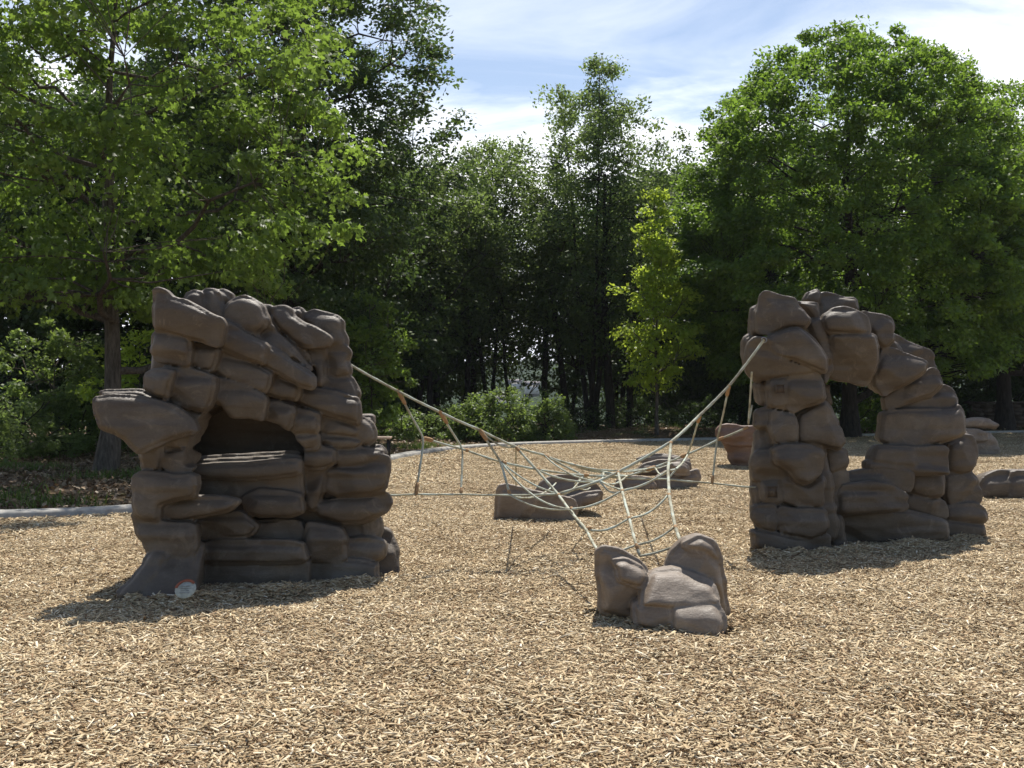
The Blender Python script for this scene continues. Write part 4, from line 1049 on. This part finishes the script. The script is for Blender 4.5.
bush(480, 28.6, 1.05, 1.25, 141, 'left one of the bright green bushes beyond the kerb'); bush(513, 28.9, 1.2, 1.55, 142, 'tallest middle one of the bright green bushes beyond the kerb', n=80)
bush(546, 28.7, .8, 1.2, 143, 'right one of the bright green bushes beyond the kerb')
bush(458, 29.5, .9, .95, 144, 'low darker bush at the left end of the bright bushes', 'leaf_soft')
bush(400, 27.5, .9, .7, 145, 'low weedy bush just right of the bench', 'leaf_bush', 40, 60)
bush(428, 28.5, .8, .6, 146, 'low weedy bush between the bench and the bright bushes', 'leaf_soft', 40, 60)
bush(15, 23.0, 1.2, 1.3, 147, 'dark green bush at the left edge below the trees', 'leaf_soft', 70)
bush(75, 24.5, 1.0, 1.1, 148, 'green bush beside the thick grey trunk', 'leaf_bush', 60)
bush(-40, 21.0, 1.3, 1.5, 149, 'dark bush just outside the left edge', 'leaf_soft', 60)
bush(160, 26.0, 1.2, 1.4, 150, 'bush hidden behind the pointed ledge of the left rock', 'leaf_soft', 60)
bush(858, 34.0, 1.2, 1.1, 151, 'left low bush seen through the opening of the arch', 'leaf_maple', 60)
bush(890, 34.5, 1.1, 1.6, 152, 'right bush seen through the opening of the arch', 'leaf_maple', 70)
bush(735, 34.5, 1.4, 1.5, 153, 'dark bush between the lime tree and the arch', 'leaf_dark', 70)
bush(690, 35.0, 1.2, 1.0, 154, 'low dark bush right of the lime tree trunk', 'leaf_dark', 60)
bush(580, 36.0, 1.6, 1.1, 155, 'low dark bush between the thick trunks of the grove', 'leaf_dark', 70)
bush(350, 28.0, 1.2, 1.5, 156, 'dark bush hidden behind the left climbing rock', 'leaf_soft', 60)
bush(640, 36.5, 1.5, 1.2, 157, 'low dark bush left of the lime tree trunk', 'leaf_dark', 70)
bush(950, 38.5, 1.8, 1.9, 158, 'dark bush above the low stone wall', 'leaf_dark', 80)
bush(1010, 39, 1.8, 1.9, 159, 'dark bush behind the trunk at the right edge', 'leaf_dark', 80)
bush(790, 36.0, 1.5, 1.5, 160, 'dark bush hidden behind the arch pillar', 'leaf_dark', 60)

# leaf litter, twigs and grass beyond the kerb
def litter():
    rng = np.random.RandomState(9)
    def outside(n, x0, x1, y0, y1):
        x = rng.uniform(x0, x1, n); y = rng.uniform(y0, y1, n); k = ~inside(x, y); x, y = x[k], y[k]
        k = line_dist(x, y) > 0.3; return x[k], y[k]
    xs, ys = [], []
    for a in [(30000, -14, -2.5, 11, 26), (14000, -4, 18, 25, 38)]:
        x, y = outside(*a); xs.append(x); ys.append(y)
    x, y = np.concatenate(xs), np.concatenate(ys)
    C = np.c_[x, y, terrain(x, y) + rng.uniform(0.005, .05, len(x))]
    V, Q, t = leaves(C, 0.085, rng.normal(.5, .25, len(x)), rng, None, LEAF, 0, .7)
    tag(link('leaf_litter', mesh_faces('leaf_litter', V, [Q], t), M['litter']), 'dry brown leaf litter scattered under the trees beyond the kerb', 'leaf litter', kind='stuff')
    xs, ys = [], []
    for a in [(52000, -14, -3.0, 12.5, 26), (26000, -4, 18, 26, 38), (9000, -4.5, 0.5, 24.5, 30)]:
        x, y = outside(*a); p = np.sin(x * 1.7 + 2 * np.sin(y * .9)) + np.cos(y * 1.3 + x * .6) + rng.normal(0, .5, len(x)); k = (p > 1.25) & (line_dist(x, y) > .7); xs.append(x[k]); ys.append(y[k])
    x, y = np.concatenate(xs), np.concatenate(ys); n = len(x)
    h = rng.uniform(.05, .18, n); a = rng.uniform(0, 2 * PI, n); w = .012; ln = rng.normal(0, .05, (n, 2)); z = terrain(x, y)
    V = np.stack([np.c_[x - w * np.cos(a), y - w * np.sin(a), z], np.c_[x + w * np.cos(a), y + w * np.sin(a), z], np.c_[x + ln[:, 0] * .5 + w * .6 * np.cos(a), y + ln[:, 1] * .5, z + h * .6], np.c_[x + ln[:, 0], y + ln[:, 1], z + h]], 1).reshape(-1, 3)
    Q = (np.arange(n) * 4)[:, None] + np.arange(4)[None]
    tag(link('grass', mesh_faces('grass', V, [Q], np.repeat(rng.normal(.5, .2, n), 4)), M['grass']), 'thin patchy grass and weeds growing in the litter beyond the kerb', 'grass', kind='stuff')
litter()

# ------------------------------------------------------------------ bench at the kerb and the low stone wall
bench = thing('bench', (P(368, 460, 20.8)[0], 20.8, 0), 'plain wooden plank bench on dark metal legs behind the left climbing rock', 'bench')
xr = P(391, 0, 20.8)[0]
for dy in (-0.11, 0.02, 0.15):
    m = Mesh(); m.box((xr - 0.75, 20.8 + dy, 0.50), (1.5, 0.12, 0.04)); m.build('seat_plank', M['plank'], bench)
for dx in (-0.05, -1.45):
    m = Mesh()
    for dy in (-0.13, 0.17): m.box((xr + dx, 20.8 + dy, 0.235), (0.04, 0.04, 0.47))
    m.box((xr + dx, 20.82, 0.455), (0.036, 0.34, 0.03)); m.build('leg_frame', M['post'], bench)
def stone_wall():
    t = thing('stone_wall', (18.5, 38.0, 0), 'low dark stone wall with a flat capping at the right edge below the trees', 'wall')
    rng = np.random.RandomState(3); m = Mesh()
    x0 = P(968, 0, 37.0)[0]; z0 = 0.15
    for r in range(5):
        x = x0 + rng.uniform(0, .2)
        while x < 24:
            w = rng.uniform(.25, .6); m.box((x + w / 2, 37.0 + rng.uniform(-.02, .02), z0 + .08 + r * .15), (w - .02, .42, .14), 0, .012, rng); x += w
    m.box(((x0 + 24) / 2, 37.0, z0 + .3), (24 - x0, .34, .75)); m.build('stonework', M['stone_wall'], t)
    c = Mesh(); x = x0 - .05
    while x < 24: c.box((x + .5, 37.0, z0 + .80), (.985, .52, .07), 0, .006, rng); x += 1.0
    c.build('capping', M['stone_wall'], t)
stone_wall()

# ------------------------------------------------------------------ distant wooded hill with a few houses
def hill_mat():
    m, nt, out = new_mat('distant_woods')
    v = obj_coord(nt); n1 = noise(nt, .05, 6, .7, v); n2 = noise(nt, .22, 4, .6, v)
    c = ramp(nt, n2.outputs[0], [(.3, (.015, .028, .012)), (.55, (.035, .055, .024)), (.75, (.06, .085, .035))]).outputs[0]
    c2 = ramp(nt, n1.outputs[0], [(.35, (.7, .75, .7)), (.65, (1.15, 1.1, 1))]).outputs[0]
    principled(nt, out, mixc(nt, 1, c, c2, 'MULTIPLY'), .95, .05, n2.outputs[0], 1.0, 3.0); return m
M['hill'] = hill_mat()
def hill():
    xs = np.linspace(-420, 420, 190); ys = np.linspace(300, 640, 90); X, Y = np.meshgrid(xs, ys); rng = np.random.RandomState(2)
    Z = -20 + 34 * np.clip((Y - 300) / 300, 0, 1) ** .8 * (0.86 + .14 * np.sin(X * .012 + 1)) + 1.5 * np.sin(X * .11) * np.cos(Y * .09) + rng.uniform(-1.5, 3.0, X.shape)
    ny, nx = X.shape; i = np.arange(ny - 1)[:, None] * nx + np.arange(nx - 1)[None]
    tag(link('hill', mesh_faces('hill', np.stack([X, Y, Z], -1).reshape(-1, 3), [np.stack([i, i + 1, i + nx + 1, i + nx], -1).reshape(-1, 4)]), M['hill'], None, True), kind='structure')
    def zat(x, y): return float(Z[np.argmin(abs(ys - y)), np.argmin(abs(xs - x))])
    for k, (px, Y_, lab) in enumerate([(532, 420, 'small pale house on the distant wooded hill, right side of the gap'), (515, 470, 'small pale house higher on the distant wooded hill'), (500, 390, 'small pale house low on the distant hill, left side of the gap')]):
        x = (px - CX) / F * Y_; z = zat(x, Y_)
        t = thing('house', (x, Y_, z), lab, 'house', 'houses on the distant hill')
        a = Mesh(); a.box((x, Y_, z + 1.6), (6, 5, 3.6)); a.build('wall', M['wall_white'], t)
        V = np.array([[x - 3.4, Y_ - 3, z + 3.3], [x + 3.4, Y_ - 3, z + 3.3], [x + 3.4, Y_ + 3, z + 3.3], [x - 3.4, Y_ + 3, z + 3.3], [x - 3.4, Y_, z + 5], [x + 3.4, Y_, z + 5]])
        link('roof', mesh_faces('roof', V, [np.array([[0, 1, 5, 4], [2, 3, 4, 5], [0, 3, 2, 1]]), np.array([[0, 4, 3], [1, 2, 5]])]), M['roof_far'], t)
hill()

def haze():
    m, nt, out = new_mat('air_haze'); v = nt.nodes.new('ShaderNodeVolumePrincipled')
    v.inputs['Color'].default_value = (0.86, 0.92, 1.0, 1); v.inputs['Density'].default_value = 0.00022; v.inputs['Anisotropy'].default_value = 0.0
    nt.links.new(v.outputs[0], out.inputs['Volume'])
    b = Mesh(); b.box((0, 320, 1.0), (1420, 820, 46.0)); tag(b.build('haze', m), 'thin pale air between the playground and the distant hill', 'haze', kind='stuff')
haze()

# ================================================================== light, sky, camera
SD = np.array([0.08, 0.50, 1.0]); SD /= np.linalg.norm(SD)     # towards the sun: high, behind the scene
el = math.asin(SD[2]); az = math.atan2(SD[0], SD[1])
sun = bpy.data.lights.new('sun', 'SUN'); sun.energy = 4.6; sun.angle = math.radians(0.55); sun.color = (1.0, 0.955, 0.88)
so = bpy.data.objects.new('sun', sun); COL.objects.link(so)
from mathutils import Vector
so.rotation_euler = Vector(tuple(SD)).to_track_quat('Z', 'Y').to_euler(); so.location = (0, 20, 40)

w = bpy.data.worlds.new('World'); scene.world = w; w.use_nodes = True
nt = w.node_tree; nt.nodes.clear(); out = nt.nodes.new('ShaderNodeOutputWorld')
sky = nt.nodes.new('ShaderNodeTexSky'); sky.sky_type = 'NISHITA'; sky.sun_disc = False
sky.sun_elevation = el; sky.sun_rotation = az; sky.air_density = 1.0; sky.dust_density = 1.0; sky.ozone_density = 1.0
bg = nt.nodes.new('ShaderNodeBackground'); bg.inputs[1].default_value = 0.085
tc = nt.nodes.new('ShaderNodeTexCoord')
sep = nt.nodes.new('ShaderNodeSeparateXYZ'); nt.links.new(tc.outputs['Generated'], sep.inputs[0])
def mth(op, a, b=None, c=None, clamp=False):
    n = nt.nodes.new('ShaderNodeMath'); n.operation = op; n.use_clamp = clamp
    for i, v in enumerate((a, b, c)):
        if v is None: continue
        if isinstance(v, (int, float)): n.inputs[i].default_value = v
        else: nt.links.new(v, n.inputs[i])
    return n.outputs[0]
zc = mth('MAXIMUM', sep.outputs[2], 0.02)
zz = mth('ADD', zc, 0.10)
cx_ = nt.nodes.new('ShaderNodeCombineXYZ')
nt.links.new(mth('DIVIDE', sep.outputs[0], zz), cx_.inputs[0]); nt.links.new(mth('DIVIDE', sep.outputs[1], zz), cx_.inputs[1])
mp = nt.nodes.new('ShaderNodeMapping'); nt.links.new(cx_.outputs[0], mp.inputs[0]); mp.inputs['Location'].default_value = (1.7, 0.35, 0); mp.inputs['Rotation'].default_value = (0, 0, 0.5)
n1 = noise(nt, 0.85, 8, 0.58, mp.outputs[0], 0.6)
# the low cloud bank is thick near the horizon, thin high cloud above it
hor = mth('MULTIPLY_ADD', zc, -2.5, 0.70)
s1 = mth('ADD', n1.outputs[0], hor)
cl = ramp(nt, s1, [(0.46, (0, 0, 0)), (0.60, (1, 1, 1))]).outputs[0]
mp2 = nt.nodes.new('ShaderNodeMapping'); nt.links.new(cx_.outputs[0], mp2.inputs[0]); mp2.inputs['Scale'].default_value = (0.8, 1.3, 1); mp2.inputs['Rotation'].default_value = (0, 0, -0.6)
n2 = noise(nt, 1.3, 8, 0.62, mp2.outputs[0], 0.8)
wisp = ramp(nt, n2.outputs[0], [(0.36, (0.05, 0.05, 0.05)), (0.76, (0.55, 0.55, 0.55))]).outputs[0]
fade = mth('MULTIPLY_ADD', zc, -2.4, 1.65, True)
wisp = mixc(nt, fade, (0.0, 0.0, 0.0), wisp)
msk = mixc(nt, 1.0, cl, wisp, 'SCREEN')
# cloud bank over the wood ahead; unseen sky behind camera cleared to cut fill
msk = mixc(nt, mth('MULTIPLY_ADD', sep.outputs[1], 2.0, 0.75, True), (0.0, 0.0, 0.0), msk)
ctone = ramp(nt, n2.outputs[0], [(0.3, (9.6, 10.1, 11.0)), (0.7, (13.5, 13.7, 14.0))])
ctone_c = nt.nodes.new('ShaderNodeVectorMath'); ctone_c.operation = 'SCALE'
# colour ramps clamp at 1, so scale up afterwards
for e, c in zip(ctone.color_ramp.elements, [(0.76, 0.81, 0.89, 1), (1, 1, 1, 1)]): e.color = c
nt.links.new(ctone.outputs[0], ctone_c.inputs[0]); ctone_c.inputs['Scale'].default_value = 13.0
lift = nt.nodes.new('ShaderNodeVectorMath'); lift.operation = 'SCALE'; nt.links.new(sky.outputs[0], lift.inputs[0]); lift.inputs['Scale'].default_value = 1.12
nt.links.new(mixc(nt, msk, lift.outputs[0], ctone_c.outputs[0]), bg.inputs[0]); nt.links.new(bg.outputs[0], out.inputs[0])

cam = bpy.data.cameras.new('camera'); co = bpy.data.objects.new('camera', cam); COL.objects.link(co)
cam.sensor_width = 36.0; cam.lens = 36.0; cam.clip_start = 0.05; cam.clip_end = 4000
co.location = (0, 0, CZ); co.rotation_euler = (PI / 2, 0, 0); cam.shift_y = -(384.0 - CY) / 1024.0
scene.camera = co
scene.view_settings.view_transform = 'Standard'; scene.view_settings.look = 'None'
scene.view_settings.gamma = 1.0; scene.view_settings.exposure = 0.55; scene.view_settings.use_curve_mapping = False
scene.cycles.max_bounces = 7; scene.cycles.diffuse_bounces = 3; scene.cycles.transmission_bounces = 4; scene.cycles.use_denoising = True
for o in bpy.data.objects:
    if o.get('_local') is not None: del o['_local']
